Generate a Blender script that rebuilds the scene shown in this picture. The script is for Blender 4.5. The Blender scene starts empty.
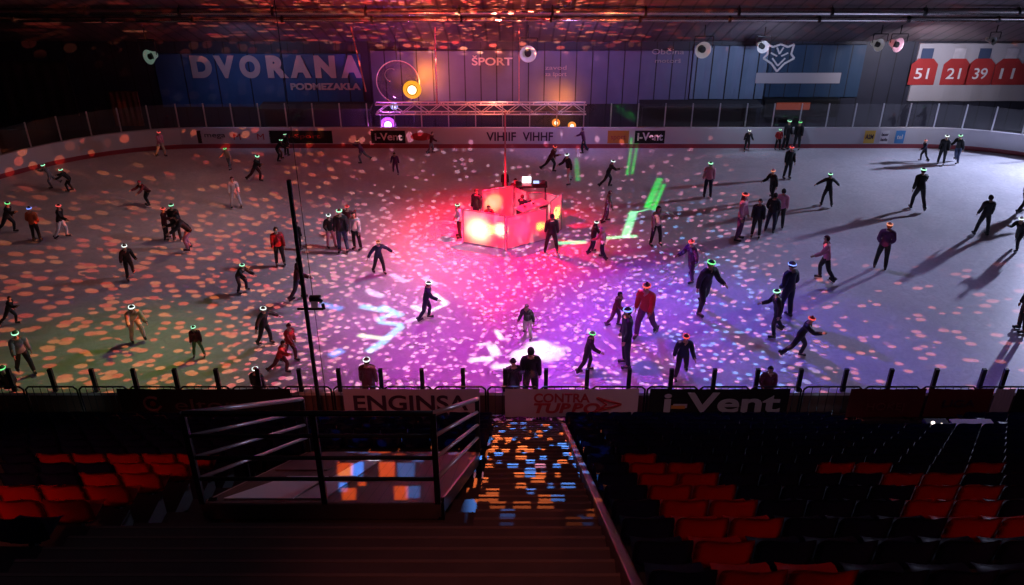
import bpy, bmesh, math, random
from mathutils import Vector, Matrix
random.seed(7)
SC = bpy.context.scene
COL = SC.collection
R = math.radians
# ------------------------------------------------------------------ camera
F, PITCH, HC = 871.0, R(29.5), 13.9
CC, SS = math.cos(PITCH), math.sin(PITCH)
def ray(x, y):
    u = (x - 512) / F; v = (y - 292.5) / F
    return u, CC - v * SS, -(SS + v * CC)
def atZ(x, y, Z=0.0):
    u, a, b = ray(x, y); t = (Z - HC) / b
    return Vector((u * t, a * t, Z))
def atY(x, y, Y):
    u, a, b = ray(x, y); t = Y / a
    return Vector((u * t, Y, HC + b * t))
cam = bpy.data.cameras.new('camera'); cam.sensor_width = 36; cam.lens = F / 1024 * 36
cam.clip_start = .05; cam.clip_end = 400
co = bpy.data.objects.new('camera', cam); COL.objects.link(co)
co.location = (0, 0, HC); co.rotation_euler = (R(90) - PITCH, 0, 0)
SC.camera = co
SC.view_settings.view_transform = 'Standard'
SC.view_settings.look = 'None'
SC.view_settings.exposure = 0; SC.view_settings.gamma = 1

# ------------------------------------------------------------------ materials
def nt(m):
    m.use_nodes = True
    return m.node_tree.nodes, m.node_tree.links
def mat(name, col, rough=.6, metal=0, noise=0.0, scale=8, emit=0, ecol=None, spec=.5, bump=0):
    m = bpy.data.materials.new(name); N, L = nt(m); b = N['Principled BSDF']
    b.inputs['Base Color'].default_value = (*col, 1); b.inputs['Roughness'].default_value = rough
    b.inputs['Metallic'].default_value = metal; b.inputs['Specular IOR Level'].default_value = spec
    if emit:
        b.inputs['Emission Color'].default_value = (*(ecol or col), 1); b.inputs['Emission Strength'].default_value = emit
    if noise or bump:
        tc = N.new('ShaderNodeTexCoord'); nz = N.new('ShaderNodeTexNoise'); nz.inputs['Scale'].default_value = scale
        nz.inputs['Detail'].default_value = 4
        L.new(tc.outputs['Object'], nz.inputs['Vector'])
        if noise:
            mx = N.new('ShaderNodeMix'); mx.data_type = 'RGBA'
            mx.inputs[6].default_value = (*[c * (1 - noise) for c in col], 1)
            mx.inputs[7].default_value = (*[min(1, c * (1 + noise)) for c in col], 1)
            L.new(nz.outputs['Fac'], mx.inputs[0]); L.new(mx.outputs[2], b.inputs['Base Color'])
        if bump:
            bp = N.new('ShaderNodeBump'); bp.inputs['Strength'].default_value = bump
            L.new(nz.outputs['Fac'], bp.inputs['Height']); L.new(bp.outputs['Normal'], b.inputs['Normal'])
    return m
def emis(name, col, st):
    return mat(name, (.05, .05, .05), .5, emit=st, ecol=col)
def translucent(name, col, k=.6):
    m = bpy.data.materials.new(name); N, L = nt(m); N.remove(N['Principled BSDF'])
    o = N['Material Output']; d = N.new('ShaderNodeBsdfDiffuse'); t = N.new('ShaderNodeBsdfTranslucent')
    d.inputs[0].default_value = t.inputs[0].default_value = (*col, 1)
    x = N.new('ShaderNodeMixShader'); x.inputs[0].default_value = k
    L.new(d.outputs[0], x.inputs[1]); L.new(t.outputs[0], x.inputs[2]); L.new(x.outputs[0], o.inputs[0])
    return m
def glass(name, k=.06, col=(1, 1, 1)):
    m = bpy.data.materials.new(name); N, L = nt(m); N.remove(N['Principled BSDF'])
    o = N['Material Output']; d = N.new('ShaderNodeBsdfGlossy'); t = N.new('ShaderNodeBsdfTransparent')
    d.inputs['Roughness'].default_value = .08; d.inputs[0].default_value = (*col, 1)
    x = N.new('ShaderNodeMixShader')
    if k < .1: x.inputs[0].default_value = k
    else:
        f = N.new('ShaderNodeLayerWeight'); f.inputs[0].default_value = k; L.new(f.outputs['Facing'], x.inputs[0])
    L.new(t.outputs[0], x.inputs[1]); L.new(d.outputs[0], x.inputs[2]); L.new(x.outputs[0], o.inputs[0])
    return m
M = {}
for n, c, r in [('black', (.006, .006, .008), .6), ('charcoal', (.02, .02, .024), .7), ('navy', (.008, .012, .04), .7),
                ('red', (.45, .02, .025), .6), ('maroon', (.09, .012, .02), .7), ('white', (.75, .74, .74), .6), ('pink', (.75, .28, .38), .6),
                ('beige', (.62, .46, .34), .7), ('grey', (.22, .22, .25), .7), ('jeans', (.05, .075, .15), .8), ('green', (.06, .2, .09), .7),
                ('plum', (.12, .03, .12), .7), ('orange', (.55, .13, .04), .6), ('skin', (.62, .38, .28), .5), ('brown', (.05, .025, .015), .6),
                ('blond', (.35, .22, .09), .6)]:
    M[n] = mat('cloth_' + n, c, r, noise=.15, scale=25)
M['boot'] = mat('skate_boot', (.03, .03, .035), .35); M['blade'] = mat('skate_blade', (.7, .7, .72), .25, 1)
M['eye'] = mat('eye_dark', (.02, .015, .01), .2)
for n, c, s in [('gw', (.4, 1, .6), 1.7), ('g', (.2, 1, .3), 1.3), ('r', (1, .10, .09), 1.3), ('w', (.85, 1, .93), 1.7), ('b', (.2, .3, 1), 2), ('o', (1, .35, .2), 1.1)]:
    M['band_' + n] = emis('glow_' + n, c, s)
M['dark_steel'] = mat('dark_steel', (.03, .03, .035), .4, .7)
M['steel'] = mat('galvanised_steel', (.45, .45, .47), .35, .9, noise=.15, scale=5)
M['rail'] = mat('painted_rail', (.5, .4, .42), .3, .4)
M['alu'] = mat('aluminium', (.6, .6, .62), .3, .9)
M['glass'] = glass('board_glass', .05)
M['seat_red'] = mat('seat_red', (.42, .012, .01), .36, noise=.12, scale=3)
M['seat_blue'] = mat('seat_blue', (.010, .014, .055), .42, noise=.2, scale=3)
M['panel'] = translucent('booth_panel', (.9, .85, .8))
M['roof_pipe'] = mat('duct_metal', (.55, .5, .5), .22, .9)
M['text_grey'] = mat('print_grey', (.42, .40, .44), .6)
M['text_white'] = mat('print_white', (.8, .78, .8), .6)
M['text_dark'] = mat('print_dark', (.05, .02, .05), .6)
M['text_red'] = mat('print_red', (.4, .04, .05), .6)
M['ban_black'] = mat('banner_black', (.006, .006, .008), .7, noise=.3, scale=2)
M['ban_pale'] = mat('banner_pale', (.5, .42, .5), .6, noise=.1, scale=1.5)
M['ban_pink'] = mat('banner_pinkish', (.55, .42, .45), .6, noise=.12, scale=1.5)
M['ban_red'] = mat('banner_dark_red', (.12, .012, .012), .7, noise=.3, scale=2)
M['yellow'] = mat('print_yellow', (.75, .5, .08), .6); M['sky'] = mat('print_blue', (.08, .3, .65), .6)
M['adorange'] = mat('print_orange', (.6, .25, .05), .6)
M['adbrown'] = mat('print_brown', (.05, .02, .015), .6, noise=.6, scale=3)

def m_ice():
    m = bpy.data.materials.new('ice_surface'); N, L = nt(m); b = N['Principled BSDF']
    tc = N.new('ShaderNodeTexCoord'); n1 = N.new('ShaderNodeTexNoise'); n1.inputs['Scale'].default_value = .5; n1.inputs['Detail'].default_value = 6
    n2 = N.new('ShaderNodeTexNoise'); n2.inputs['Scale'].default_value = 3; n2.inputs['Detail'].default_value = 8; n2.inputs['Distortion'].default_value = 2.5
    L.new(tc.outputs['Object'], n1.inputs['Vector']); L.new(tc.outputs['Object'], n2.inputs['Vector'])
    ad = N.new('ShaderNodeMath'); ad.operation = 'MULTIPLY'; L.new(n1.outputs['Fac'], ad.inputs[0]); L.new(n2.outputs['Fac'], ad.inputs[1])
    r = N.new('ShaderNodeValToRGB'); r.color_ramp.elements[0].color = (.55, .56, .6, 1); r.color_ramp.elements[0].position = .1
    r.color_ramp.elements[1].color = (.78, .79, .82, 1); r.color_ramp.elements[1].position = .45
    L.new(ad.outputs[0], r.inputs[0]); L.new(r.outputs[0], b.inputs['Base Color'])
    rr = N.new('ShaderNodeMapRange'); rr.inputs[3].default_value = .28; rr.inputs[4].default_value = .5
    L.new(n2.outputs['Fac'], rr.inputs[0]); L.new(rr.outputs[0], b.inputs['Roughness'])
    b.inputs['Specular IOR Level'].default_value = .35
    return m
def m_stripes(name, c1, c2, per, rough=.5, metal=0, width=.06, noise=.2, axis='X', bump=0):
    """panels along an axis with a dark seam every <per> metres"""
    m = bpy.data.materials.new(name); N, L = nt(m); b = N['Principled BSDF']
    tc = N.new('ShaderNodeTexCoord'); sp = N.new('ShaderNodeSeparateXYZ'); L.new(tc.outputs['Object'], sp.inputs[0])
    d = N.new('ShaderNodeMath'); d.operation = 'DIVIDE'; d.inputs[1].default_value = per; L.new(sp.outputs[axis], d.inputs[0])
    fr = N.new('ShaderNodeMath'); fr.operation = 'FRACT'; L.new(d.outputs[0], fr.inputs[0])
    lt = N.new('ShaderNodeMath'); lt.operation = 'LESS_THAN'; lt.inputs[1].default_value = width; L.new(fr.outputs[0], lt.inputs[0])
    nz = N.new('ShaderNodeTexNoise'); nz.inputs['Scale'].default_value = 1.2; L.new(tc.outputs['Object'], nz.inputs['Vector'])
    a = N.new('ShaderNodeMix'); a.data_type = 'RGBA'
    a.inputs[6].default_value = (*[c * (1 - noise) for c in c1], 1); a.inputs[7].default_value = (*[c * (1 + noise) for c in c1], 1)
    L.new(nz.outputs['Fac'], a.inputs[0])
    x = N.new('ShaderNodeMix'); x.data_type = 'RGBA'; L.new(lt.outputs[0], x.inputs[0]); L.new(a.outputs[2], x.inputs[6])
    x.inputs[7].default_value = (*c2, 1); L.new(x.outputs[2], b.inputs['Base Color'])
    b.inputs['Roughness'].default_value = rough; b.inputs['Metallic'].default_value = metal
    if bump:
        bp = N.new('ShaderNodeBump'); bp.inputs['Strength'].default_value = bump; L.new(nz.outputs['Fac'], bp.inputs['Height']); nz.inputs['Scale'].default_value = 3
        L.new(bp.outputs['Normal'], b.inputs['Normal'])
    return m
M['ice'] = m_ice()
M['wall'] = m_stripes('wall_panels', (.028, .03, .05), (.006, .006, .01), .75)
M['curtain'] = m_stripes('pale_panels', (.13, .15, .27), (.02, .02, .035), .75, width=.07)
M['curtain2'] = m_stripes('blue_grey_panels', (.14, .21, .32), (.012, .014, .02), .72, width=.09)
M['blue_ban'] = m_stripes('blue_banner', (.03, .1, .26), (.01, .014, .03), 1.55, width=.035)
M['crest_ban'] = m_stripes('dark_blue_banner', (.025, .06, .12), (.008, .01, .02), .72, width=.06)
M['roof'] = m_stripes('roof_sheet', (.17, .13, .14), (.06, .05, .055), .6, .4, .2, width=.15, bump=.5)
M['dark_wall'] = mat('dark_wall', (.012, .011, .013), .8, noise=.4, scale=2)
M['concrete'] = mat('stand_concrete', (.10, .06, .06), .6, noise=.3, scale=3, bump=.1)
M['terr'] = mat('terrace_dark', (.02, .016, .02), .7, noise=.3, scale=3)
M['nosing'] = mat('step_nosing', (.17, .10, .09), .5, noise=.2, scale=4)
M['deck'] = m_stripes('deck_boards', (.13, .055, .05), (.03, .015, .015), .14, .5, width=.06); M['deck'].node_tree.nodes['Principled BSDF'].inputs['Specular IOR Level'].default_value = .08
M['board'] = mat('dasher_board', (.62, .6, .64), .35, noise=.06, scale=1)
M['kick'] = mat('kick_plate', (.35, .05, .07), .4)
M['brownboard'] = mat('board_back', (.12, .07, .055), .6, noise=.3, scale=2)
M['mural'] = mat('faded_mural', (.035, .03, .03), .7, noise=.8, scale=1.1)
M['bottle_w'] = mat('white_plastic', (.7, .7, .72), .4)

# ------------------------------------------------------------------ mesh helpers
def box(bm, cx, cy, cz, sx, sy, sz, rot=None, bev=0):
    r = bmesh.ops.create_cube(bm, size=1)
    vs = r['verts']
    mx = Matrix.Translation((cx, cy, cz)) @ (rot.to_4x4() if rot else Matrix.Identity(4)) @ Matrix.Diagonal((sx, sy, sz, 1))
    bmesh.ops.transform(bm, matrix=mx, verts=vs)
    if bev:
        es = list({e for v in vs for e in v.link_edges})
        bmesh.ops.bevel(bm, geom=es, offset=bev, segments=2, affect='EDGES', profile=.6)
def tube(bm, a, b, r, seg=8, r2=None, cap=True):
    a = Vector(a); b = Vector(b); d = b - a
    if d.length < 1e-6: return
    q = d.to_track_quat('Z', 'Y').to_matrix().to_4x4()
    g = bmesh.ops.create_cone(bm, cap_ends=cap, segments=seg, radius1=r, radius2=r if r2 is None else r2, depth=d.length)
    bmesh.ops.transform(bm, matrix=Matrix.Translation((a + b) / 2) @ q, verts=g['verts'])
def sphere(bm, c, r, seg=16, sc=(1, 1, 1)):
    g = bmesh.ops.create_uvsphere(bm, u_segments=seg, v_segments=max(6, seg // 2), radius=r)
    bmesh.ops.transform(bm, matrix=Matrix.Translation(c) @ Matrix.Diagonal((*sc, 1)), verts=g['verts'])
def lathe(bm, prof, seg=20, mx=None):
    rings = []
    for (r, z) in prof:
        rings.append([bm.verts.new((r * math.cos(2 * math.pi * i / seg), r * math.sin(2 * math.pi * i / seg), z)) for i in range(seg)])
    for a, b in zip(rings, rings[1:]):
        for i in range(seg):
            bm.faces.new((a[i], a[(i + 1) % seg], b[(i + 1) % seg], b[i]))
    if mx: bmesh.ops.transform(bm, matrix=mx, verts=[v for r in rings for v in r])
def quad(bm, a, b, c, d):
    bm.faces.new([bm.verts.new(p) for p in (a, b, c, d)])
def prism(bm, pts, z0, z1):
    lo = [bm.verts.new((x, y, z0)) for x, y in pts]; hi = [bm.verts.new((x, y, z1)) for x, y in pts]
    n = len(pts)
    bm.faces.new(lo[::-1]); bm.faces.new(hi)
    for i in range(n): bm.faces.new((lo[i], lo[(i + 1) % n], hi[(i + 1) % n], hi[i]))
def mesh(name, bm, m, smooth=False):
    bmesh.ops.recalc_face_normals(bm, faces=bm.faces)
    me = bpy.data.meshes.new(name); bm.to_mesh(me); bm.free()
    if m: me.materials.append(m)
    if smooth:
        for p in me.polygons: p.use_smooth = True
    return me
def obj(name, data, parent=None, loc=None):
    o = bpy.data.objects.new(name, data); COL.objects.link(o)
    if parent: o.parent = parent
    if loc is not None: o.location = loc
    return o
def bobj(name, bm, m, parent=None, smooth=False, loc=None):
    return obj(name, mesh(name, bm, m, smooth), parent, loc)
def tag(o, label, cat, group=None):
    o['label'] = label; o['category'] = cat
    if group: o['group'] = group
    return o
def thing(name, label, cat, loc=(0, 0, 0), rz=0, group=None):
    o = bpy.data.objects.new(name, None); COL.objects.link(o); o.location = loc; o.rotation_euler = (0, 0, rz)
    o.empty_display_size = .1
    return tag(o, label, cat, group)
def struct(name, bm, m, label=None):
    o = bobj(name, bm, m); o['kind'] = 'structure'
    return o
B = bmesh.new
def text_mesh(s, size, m, extrude=.004, bold=0.0, shear=0, spacing=1):
    c = bpy.data.curves.new('lettering', 'FONT'); c.body = s; c.size = size; c.extrude = extrude; c.align_x = 'CENTER'; c.align_y = 'CENTER'
    c.offset = bold; c.shear = shear; c.space_character = spacing
    o = bpy.data.objects.new('tmp', c); COL.objects.link(o); bpy.context.view_layer.update()
    me = bpy.data.meshes.new_from_object(o.evaluated_get(bpy.context.evaluated_depsgraph_get()))
    bpy.data.objects.remove(o); bpy.data.curves.remove(c)
    me.materials.clear(); me.materials.append(m)
    return me
def lettering(s, parent, loc, size, m, wx=None, bold=0.0, rz=0, shear=0, name='lettering'):
    """upright text facing -Y, optionally stretched to width wx"""
    me = text_mesh(s, size, m, bold=bold, shear=shear)
    o = obj(name, me, parent, loc)
    xs = [v.co.x for v in me.vertices]; w = max(xs) - min(xs)
    o.rotation_euler = (R(90), 0, rz)
    if wx: o.scale = (wx / w, 1, 1)
    return o

# ------------------------------------------------------------------ the hall
YF, YN = 38.0, 17.75        # far and near dasher boards
XL, XR, RC = -23.5, 28.0, 9.5
def rink_outline(inset=0, n=14):
    r = RC - inset; pts = []
    for (cx, cy, a0) in ((XR - RC, YN + RC, -90), (XR - RC, YF - RC, 0), (XL + RC, YF - RC, 90), (XL + RC, YN + RC, 180)):
        for i in range(n + 1):
            a = R(a0 + 90 * i / n); pts.append((cx + r * math.cos(a), cy + r * math.sin(a)))
    return pts
bm = B(); prism(bm, rink_outline(), -.15, 0); struct('floor', bm, M['ice'])
bm = B(); box(bm, 2, 24, -.25, 70, 36, .18); struct('floor_slab', bm, M['dark_wall'])
YW = 41.0
bm = B(); box(bm, 2, YW + .1, 2.2, 66, .2, 5.0); struct('wall_far', bm, M['wall'])
bm = B(); box(bm, -31, 25, 7, .3, 32.4, 15); struct('wall_left', bm, M['dark_wall'])
bm = B(); box(bm, 35, 25, 7, .3, 32.4, 15); struct('wall_right', bm, M['dark_wall'])
def roofz(Y): return 4.12 + .5 * (YW - Y)
bm = B()
for y0, y1 in ((16, YW + .2),):
    quad(bm, (-31, y0, roofz(y0)), (35, y0, roofz(y0)), (35, y1, roofz(y1)), (-31, y1, roofz(y1)))
    quad(bm, (-31, y0, roofz(y0) + .2), (35, y0, roofz(y0) + .2), (35, y1, roofz(y1) + .2), (-31, y1, roofz(y1) + .2))
struct('ceiling', bm, M['roof'])
# ducts under the roof
for Y, dz, r, lb in ((35.6, .25, .15, 'wide shiny metal duct running along under the roof, nearer the camera'), (36.9, .17, .11, 'thinner shiny duct under the roof, nearer the far wall')):
    bm = B(); tube(bm, (-30, 0, 0), (34, 0, 0), r, 14)
    x = -29
    t = thing('ceiling_duct', lb, 'duct', (0, Y, roofz(Y) - dz))
    bobj('duct_pipe', bm, M['roof_pipe'], t, True)
    for k in range(17):
        xx = -28 + k * 3.7; b2 = B(); b3 = B()
        tube(b2, (xx - .05, 0, 0), (xx + .05, 0, 0), r + .025, 14)
        tube(b3, (xx, 0, r), (xx, 0, dz + .05), .02, 6)
        bobj('joint_ring', b2, M['dark_steel'], t); bobj('hanger_rod', b3, M['dark_steel'], t)

# ------------------------------------------------------------------ boards
def strip(bm, pts, z0, z1, th, closed=False):
    """vertical wall along polyline with thickness to the outside (right-hand)"""
    n = len(pts); out = []
    for i, p in enumerate(pts):
        a = Vector(pts[max(0, i - 1)]); b = Vector(pts[min(n - 1, i + 1)]); d = (b - a).normalized()
        nrm = Vector((d.y, -d.x)); out.append((p[0] + nrm.x * th, p[1] + nrm.y * th))
    v = [[bm.verts.new((*p, z)) for p in pts] for z in (z0, z1)]; w = [[bm.verts.new((*p, z)) for p in out] for z in (z0, z1)]
    for i in range(n - 1):
        bm.faces.new((v[0][i], v[0][i + 1], v[1][i + 1], v[1][i])); bm.faces.new((w[0][i], w[1][i], w[1][i + 1], w[0][i + 1]))
        bm.faces.new((v[1][i], v[1][i + 1], w[1][i + 1], w[1][i])); bm.faces.new((v[0][i], w[0][i], w[0][i + 1], v[0][i + 1]))
    for i in (0, n - 1): bm.faces.new((v[0][i], v[1][i], w[1][i], w[0][i]))
outl = rink_outline()
i0 = 15 * 1 - 8
far_pts = outl[8:15] + outl[15:30] + outl[30:45] + outl[45:52]   # from right near corner round the far side to left
far_pts = [p for p in outl if p[1] > YN + 3]
far_pts.sort(key=lambda p: -math.atan2(p[1] - 20, p[0] - 2) if False else math.atan2(p[1] - 20, p[0] - 2))
# (counter-clockwise: right -> far -> left) ; outside is on the right hand
BH = .9
def resample(pts, step):
    out = [Vector(pts[0])]; acc = 0
    for a, b in zip(pts, pts[1:]):
        a = Vector(a); b = Vector(b); L = (b - a).length
        if L < 1e-5: continue
        d = (b - a) / L; pos = step - acc
        while pos <= L:
            out.append(a + d * pos); pos += step
        acc = (acc + L) % step
    return out
t = thing('dasher_boards', 'long pale rink boards with red kick strip and glass along the far side and corners', 'rink boards')
bm = B(); strip(bm, far_pts, .2, BH, .12); bobj('board_panel', bm, M['board'], t)
bm = B(); strip(bm, far_pts, 0, .2, .13); bobj('kick_strip', bm, M['kick'], t)
bm = B(); strip(bm, [(p[0], p[1]) for p in far_pts], BH, BH + .06, .15); bobj('cap_rail', bm, M['board'], t)
sm = resample(far_pts, 1.22)
off = lambda a, b: Vector(((b - a).normalized().y, -(b - a).normalized().x)) * .07
GH = 2.05
for i, p in enumerate(sm):
    q = sm[min(i + 1, len(sm) - 1)]; o_ = off(sm[max(0, i - 1)], sm[min(i + 1, len(sm) - 1)])
    if p.y > 25:
        bm = B(); box(bm, p.x + o_.x, p.y + o_.y, (BH + GH) / 2 + .03, .05, .05, GH - BH); bobj('glass_post', bm, M['alu'], t)
        if i + 1 < len(sm):
            bm = B(); quad(bm, (p.x + o_.x, p.y + o_.y, BH + .06), (q.x + o_.x, q.y + o_.y, BH + .06), (q.x + o_.x, q.y + o_.y, GH), (p.x + o_.x, p.y + o_.y, GH))
            bobj('glass_pane', bm, M['glass'], t)
far_boards = t
# adverts on the far boards
def advert(x0, x1, m, texts=(), y0=134, y1=147.5, name='advert_panel'):
    Y = YF - .012
    a = atY(x0, y1, Y); b = atY(x1, y0, Y)
    zc = .54; h = .6
    bm = B(); box(bm, (a.x + b.x) / 2, Y, zc, b.x - a.x, .012, h)
    o = bobj(name, bm, m, far_boards)
    for (s, fx, fz, fw, fh, tm, bold) in texts:
        w = (b.x - a.x)
        lettering(s, o, (a.x + w * fx, Y - .012, zc + fz * h), fh * h, tm, wx=fw * w, bold=bold)
    return o, (a.x + b.x) / 2, b.x - a.x
advert(171, 201, M['adbrown'])
advert(203, 270, M['board'], (('mega', .2, .15, .3, .55, M['text_dark'], 0), ('M', .52, 0, .1, .7, M['text_red'], 0), ('M', .86, 0, .1, .7, M['text_red'], 0)))
advert(271, 332, M['ban_black'], (('i-Sport', .55, .05, .5, .45, M['text_red'], 0),))
advert(372, 405, M['ban_black'], (('i-Vent', .5, 0, .8, .8, M['text_white'], .01),))
o, cx, w = advert(410, 433, M['board'])
bm = B(); sphere(bm, (cx, YF - .02, .56), 1, 20, (w * .45, .008, .2)); bobj('oval_logo', bm, M['text_red'], o, True)
advert(486, 517, M['board'], (('VIHIIF', .5, 0, .95, .95, M['text_dark'], .012),))
advert(522, 554, M['board'], (('VIHHF', .5, 0, .95, .95, M['text_dark'], .012),))
advert(607, 629, M['adorange'], (('sport', .5, 0, .7, .6, M['text_red'], 0),))
advert(634, 665, M['ban_black'], (('i-Vent', .5, 0, .85, .85, M['text_white'], .015),))
advert(864, 878, M['yellow'], (('A2M', .5, 0, .75, .5, M['text_dark'], .01),), 122, 138)
advert(880, 892, M['text_white'], (('bauer', .5, .2, .8, .35, M['text_dark'], .005), ('banka', .5, -.2, .8, .35, M['text_dark'], .005)), 122, 138)
advert(895, 908, M['sky'], (('tel', .5, 0, .6, .5, M['text_white'], .005),), 122, 138)

t = thing('dasher_boards', 'near rink boards with dark upright glass posts just behind the crowd barriers', 'rink boards')
npts = [(-16.5, YN), (-8, YN), (0, YN), (8, YN), (18, YN)]
bm = B(); strip(bm, npts, .2, 1.0, .12); bobj('board_panel', bm, M['brownboard'], t)
bm = B(); strip(bm, npts, 0, .2, .13); bobj('kick_strip', bm, M['kick'], t)
bm = B(); strip(bm, npts, 1.0, 1.08, .15); bobj('cap_rail', bm, M['board'], t)
px = [52 + 41.3 * i for i in range(-1, 7)] + [339, 381, 422, 463, 505, 546, 587, 629, 671, 714, 757, 800, 845, 890, 935, 982, 1004]
last = None
for x in px:
    q = atY(x, 378, YN - .07)
    bm = B(); box(bm, q.x, YN - .07, 1.38, .1, .08, .72); bobj('glass_post', bm, M['dark_steel'], t)
    if last is not None:
        bm = B(); quad(bm, (last, YN - .07, 1.08), (q.x, YN - .07, 1.08), (q.x, YN - .07, 1.7), (last, YN - .07, 1.7)); bobj('glass_pane', bm, M['glass'], t)
    last = q.x

# ------------------------------------------------------------------ far wall dressing
def far_banner(name, x0, x1, y0, y1, Y, m, label, cat='banner', pts=None):
    a = atY(x0, y1, Y); b = atY(x1, y0, Y)
    bm = B()
    n = 24; zs = (a.z, b.z); x_0 = atY(x0, (y0 + y1) / 2, Y).x; x_1 = atY(x1, (y0 + y1) / 2, Y).x
    for i in range(n):
        xa = x_0 + (x_1 - x_0) * i / n; xb = x_0 + (x_1 - x_0) * (i + 1) / n
        ya = Y - .02 * math.sin(i * 1.3); yb = Y - .02 * math.sin((i + 1) * 1.3)
        quad(bm, (xa, ya, zs[0]), (xb, yb, zs[0]), (xb, yb, zs[1]), (xa, ya, zs[1]))
    bmesh.ops.remove_doubles(bm, verts=bm.verts, dist=1e-4)
    g = bmesh.ops.extrude_face_region(bm, geom=list(bm.faces))
    for v in g['geom']:
        if isinstance(v, bmesh.types.BMVert): v.co.y = YW - .0015
    o = bobj(name, bm, m); tag(o, label, cat)
    return o, x_0, x_1, zs[0], zs[1]
o, x0, x1, z0, z1 = far_banner('hall_banner', 158, 362, 54, 107, YW - .12, M['blue_ban'], 'blue wall banner with large pale DVORANA lettering at the left of the far wall')
for ch, xx in zip('DVORANA', (201, 225, 250, 275, 300, 325, 351)):
    c = atY(xx, 68, YW - .2); lettering(ch, o, (c.x, YW - .19, c.z), 1.3, M['text_grey'], wx=.98, bold=.085)
c0 = atY(290, 87, YW - .2); c1 = atY(360, 87, YW - .2)
lettering('PODMEZAKLA', o, ((c0.x + c1.x) / 2, YW - .19, c0.z), .42, M['text_grey'], wx=c1.x - c0.x, bold=.02)
o, x0, x1, z0, z1 = far_banner('wall_hanging', 372, 690, 51, 104, YW - .12, M['curtain'], 'wide lavender grey panel hanging with a small white SPORT line, middle of the far wall', 'wall panel')
c = atY(492, 62, YW - .2); lettering('ŠPORT', o, (c.x, YW - .19, c.z), .5, M['text_white'], wx=1.9, bold=.01)
c = atY(668, 52, YW - .2); lettering('Občina', o, (c.x, YW - .19, c.z), .34, M['text_grey'], wx=1.5)
c = atY(668, 61, YW - .2); lettering('motorš', o, (c.x, YW - .19, c.z), .28, M['text_grey'], wx=1.2)
c = atY(556, 70, YW - .2)
for k, s in enumerate(('zavod', 'za šport')):
    lettering(s, o, (c.x, YW - .19, c.z + .1 - .3 * k), .28, M['text_grey'], wx=1.0)
o, *_ = far_banner('wall_hanging', 692, 766, 46, 99, YW - .13, M['curtain2'], 'blue grey ribbed panel hanging right of the lavender one on the far wall', 'wall panel')
o, x0, x1, z0, z1 = far_banner('crest_banner', 768, 862, 45, 97, YW - .12, M['crest_ban'], 'dark blue hanging with a white line-drawn crest on the far wall')
# crest: angular animal-head outline from bars
c = atY(779, 56, YW - .16); bm = B()
P_ = [(-.62, .55), (-.35, .42), (0, .55), (.35, .42), (.62, .55), (.55, .1), (.72, -.1), (.3, -.35), (0, -.72), (-.3, -.35), (-.72, -.1), (-.55, .1)]
for a, b in zip(P_, P_[1:] + P_[:1]): tube(bm, (c.x + a[0], YW - .18, c.z + a[1]), (c.x + b[0], YW - .18, c.z + b[1]), .05, 6)
for a, b in (((-.4, .15), (-.1, 0)), ((.4, .15), (.1, 0)), ((-.3, -.1), (0, -.45)), ((.3, -.1), (0, -.45)), ((-.15, .4), (0, .1)), ((.15, .4), (0, .1))):
    tube(bm, (c.x + a[0], YW - .18, c.z + a[1]), (c.x + b[0], YW - .18, c.z + b[1]), .04, 6)
bobj('crest', bm, M['text_white'], o)
c = atY(798, 78, YW - .16); bm = B(); box(bm, c.x, YW - .17, c.z, 4.0, .02, .5); bobj('pale_band', bm, M['text_grey'], o)
# jersey banner
o, x0, x1, z0, z1 = far_banner('jersey_banner', 914, 1050, 43.5, 101, YW - .12, M['text_grey'], 'white banner of red hockey shirts 51 21 39 at the far right')
H_ = z1 - z0
jm = mat('jersey_red', (.42, .03, .03), .6, noise=.25, scale=2); hm = mat('jersey_top', (.55, .52, .56), .6, noise=.5, scale=2.5)
for k, (xx, num) in enumerate(((920, '51'), (952, '21'), (977, '39'), (1004, '11'), (1030, '7'))):
    cx = atY(xx + 3, 72, YW - .14).x
    bm = B()
    w = .62
    pts = [(-w, -.62), (-w, .35), (-.35, .62), (.35, .62), (w, .35), (w, -.62)]
    vs = [bm.verts.new((cx + a, YW - .155, z0 + .52 * H_ + b)) for a, b in pts]; bm.faces.new(vs)
    g = bmesh.ops.extrude_face_region(bm, geom=list(bm.faces)); bmesh.ops.translate(bm, verts=[v for v in g['geom'] if isinstance(v, bmesh.types.BMVert)], vec=(0, -.012, 0))
    s = bobj('printed_shirt', bm, jm, o)
    lettering(num, s, (cx, YW - .18, z0 + .48 * H_), .72, M['text_white'], wx=.66 if len(num) > 1 else .3, bold=.006)
    bm = B(); box(bm, cx, YW - .152, z0 + .82 * H_, .55, .012, .55, bev=.003); bobj('printed_figure', bm, M['jeans'] if k % 2 == 0 else hm, o)
o, *_ = far_banner('faded_mural', 2, 72, 62, 116, YW - .12, M['mural'], 'dim brown and grey mural on the dark far wall at the far left', 'mural')
o, *_ = far_banner('orange_drape', 112, 140, 92, 126, YW - .14, mat('drape', (.16, .06, .03), .7, noise=.5, scale=2), 'dim orange brown drape behind the glass at left', 'drape')
# dark scoreboard box under the crest
a = atY(762, 116, YW - .3); b = atY(838, 98.5, YW - .3)
t = thing('scoreboard', 'black boxed scoreboard with a dim red glow under the crest banner', 'scoreboard', ((a.x + b.x) / 2, YW - .2505, a.z))
bm = B(); box(bm, 0, 0, (b.z - a.z) / 2, b.x - a.x, .5, b.z - a.z, bev=.02); bobj('case', bm, M['black'], t)
bm = B(); box(bm, -.4, -.26, .55, 1.6, .02, .35); bobj('display', bm, emis('display_red', (1, .15, .05), .12), t)
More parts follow.
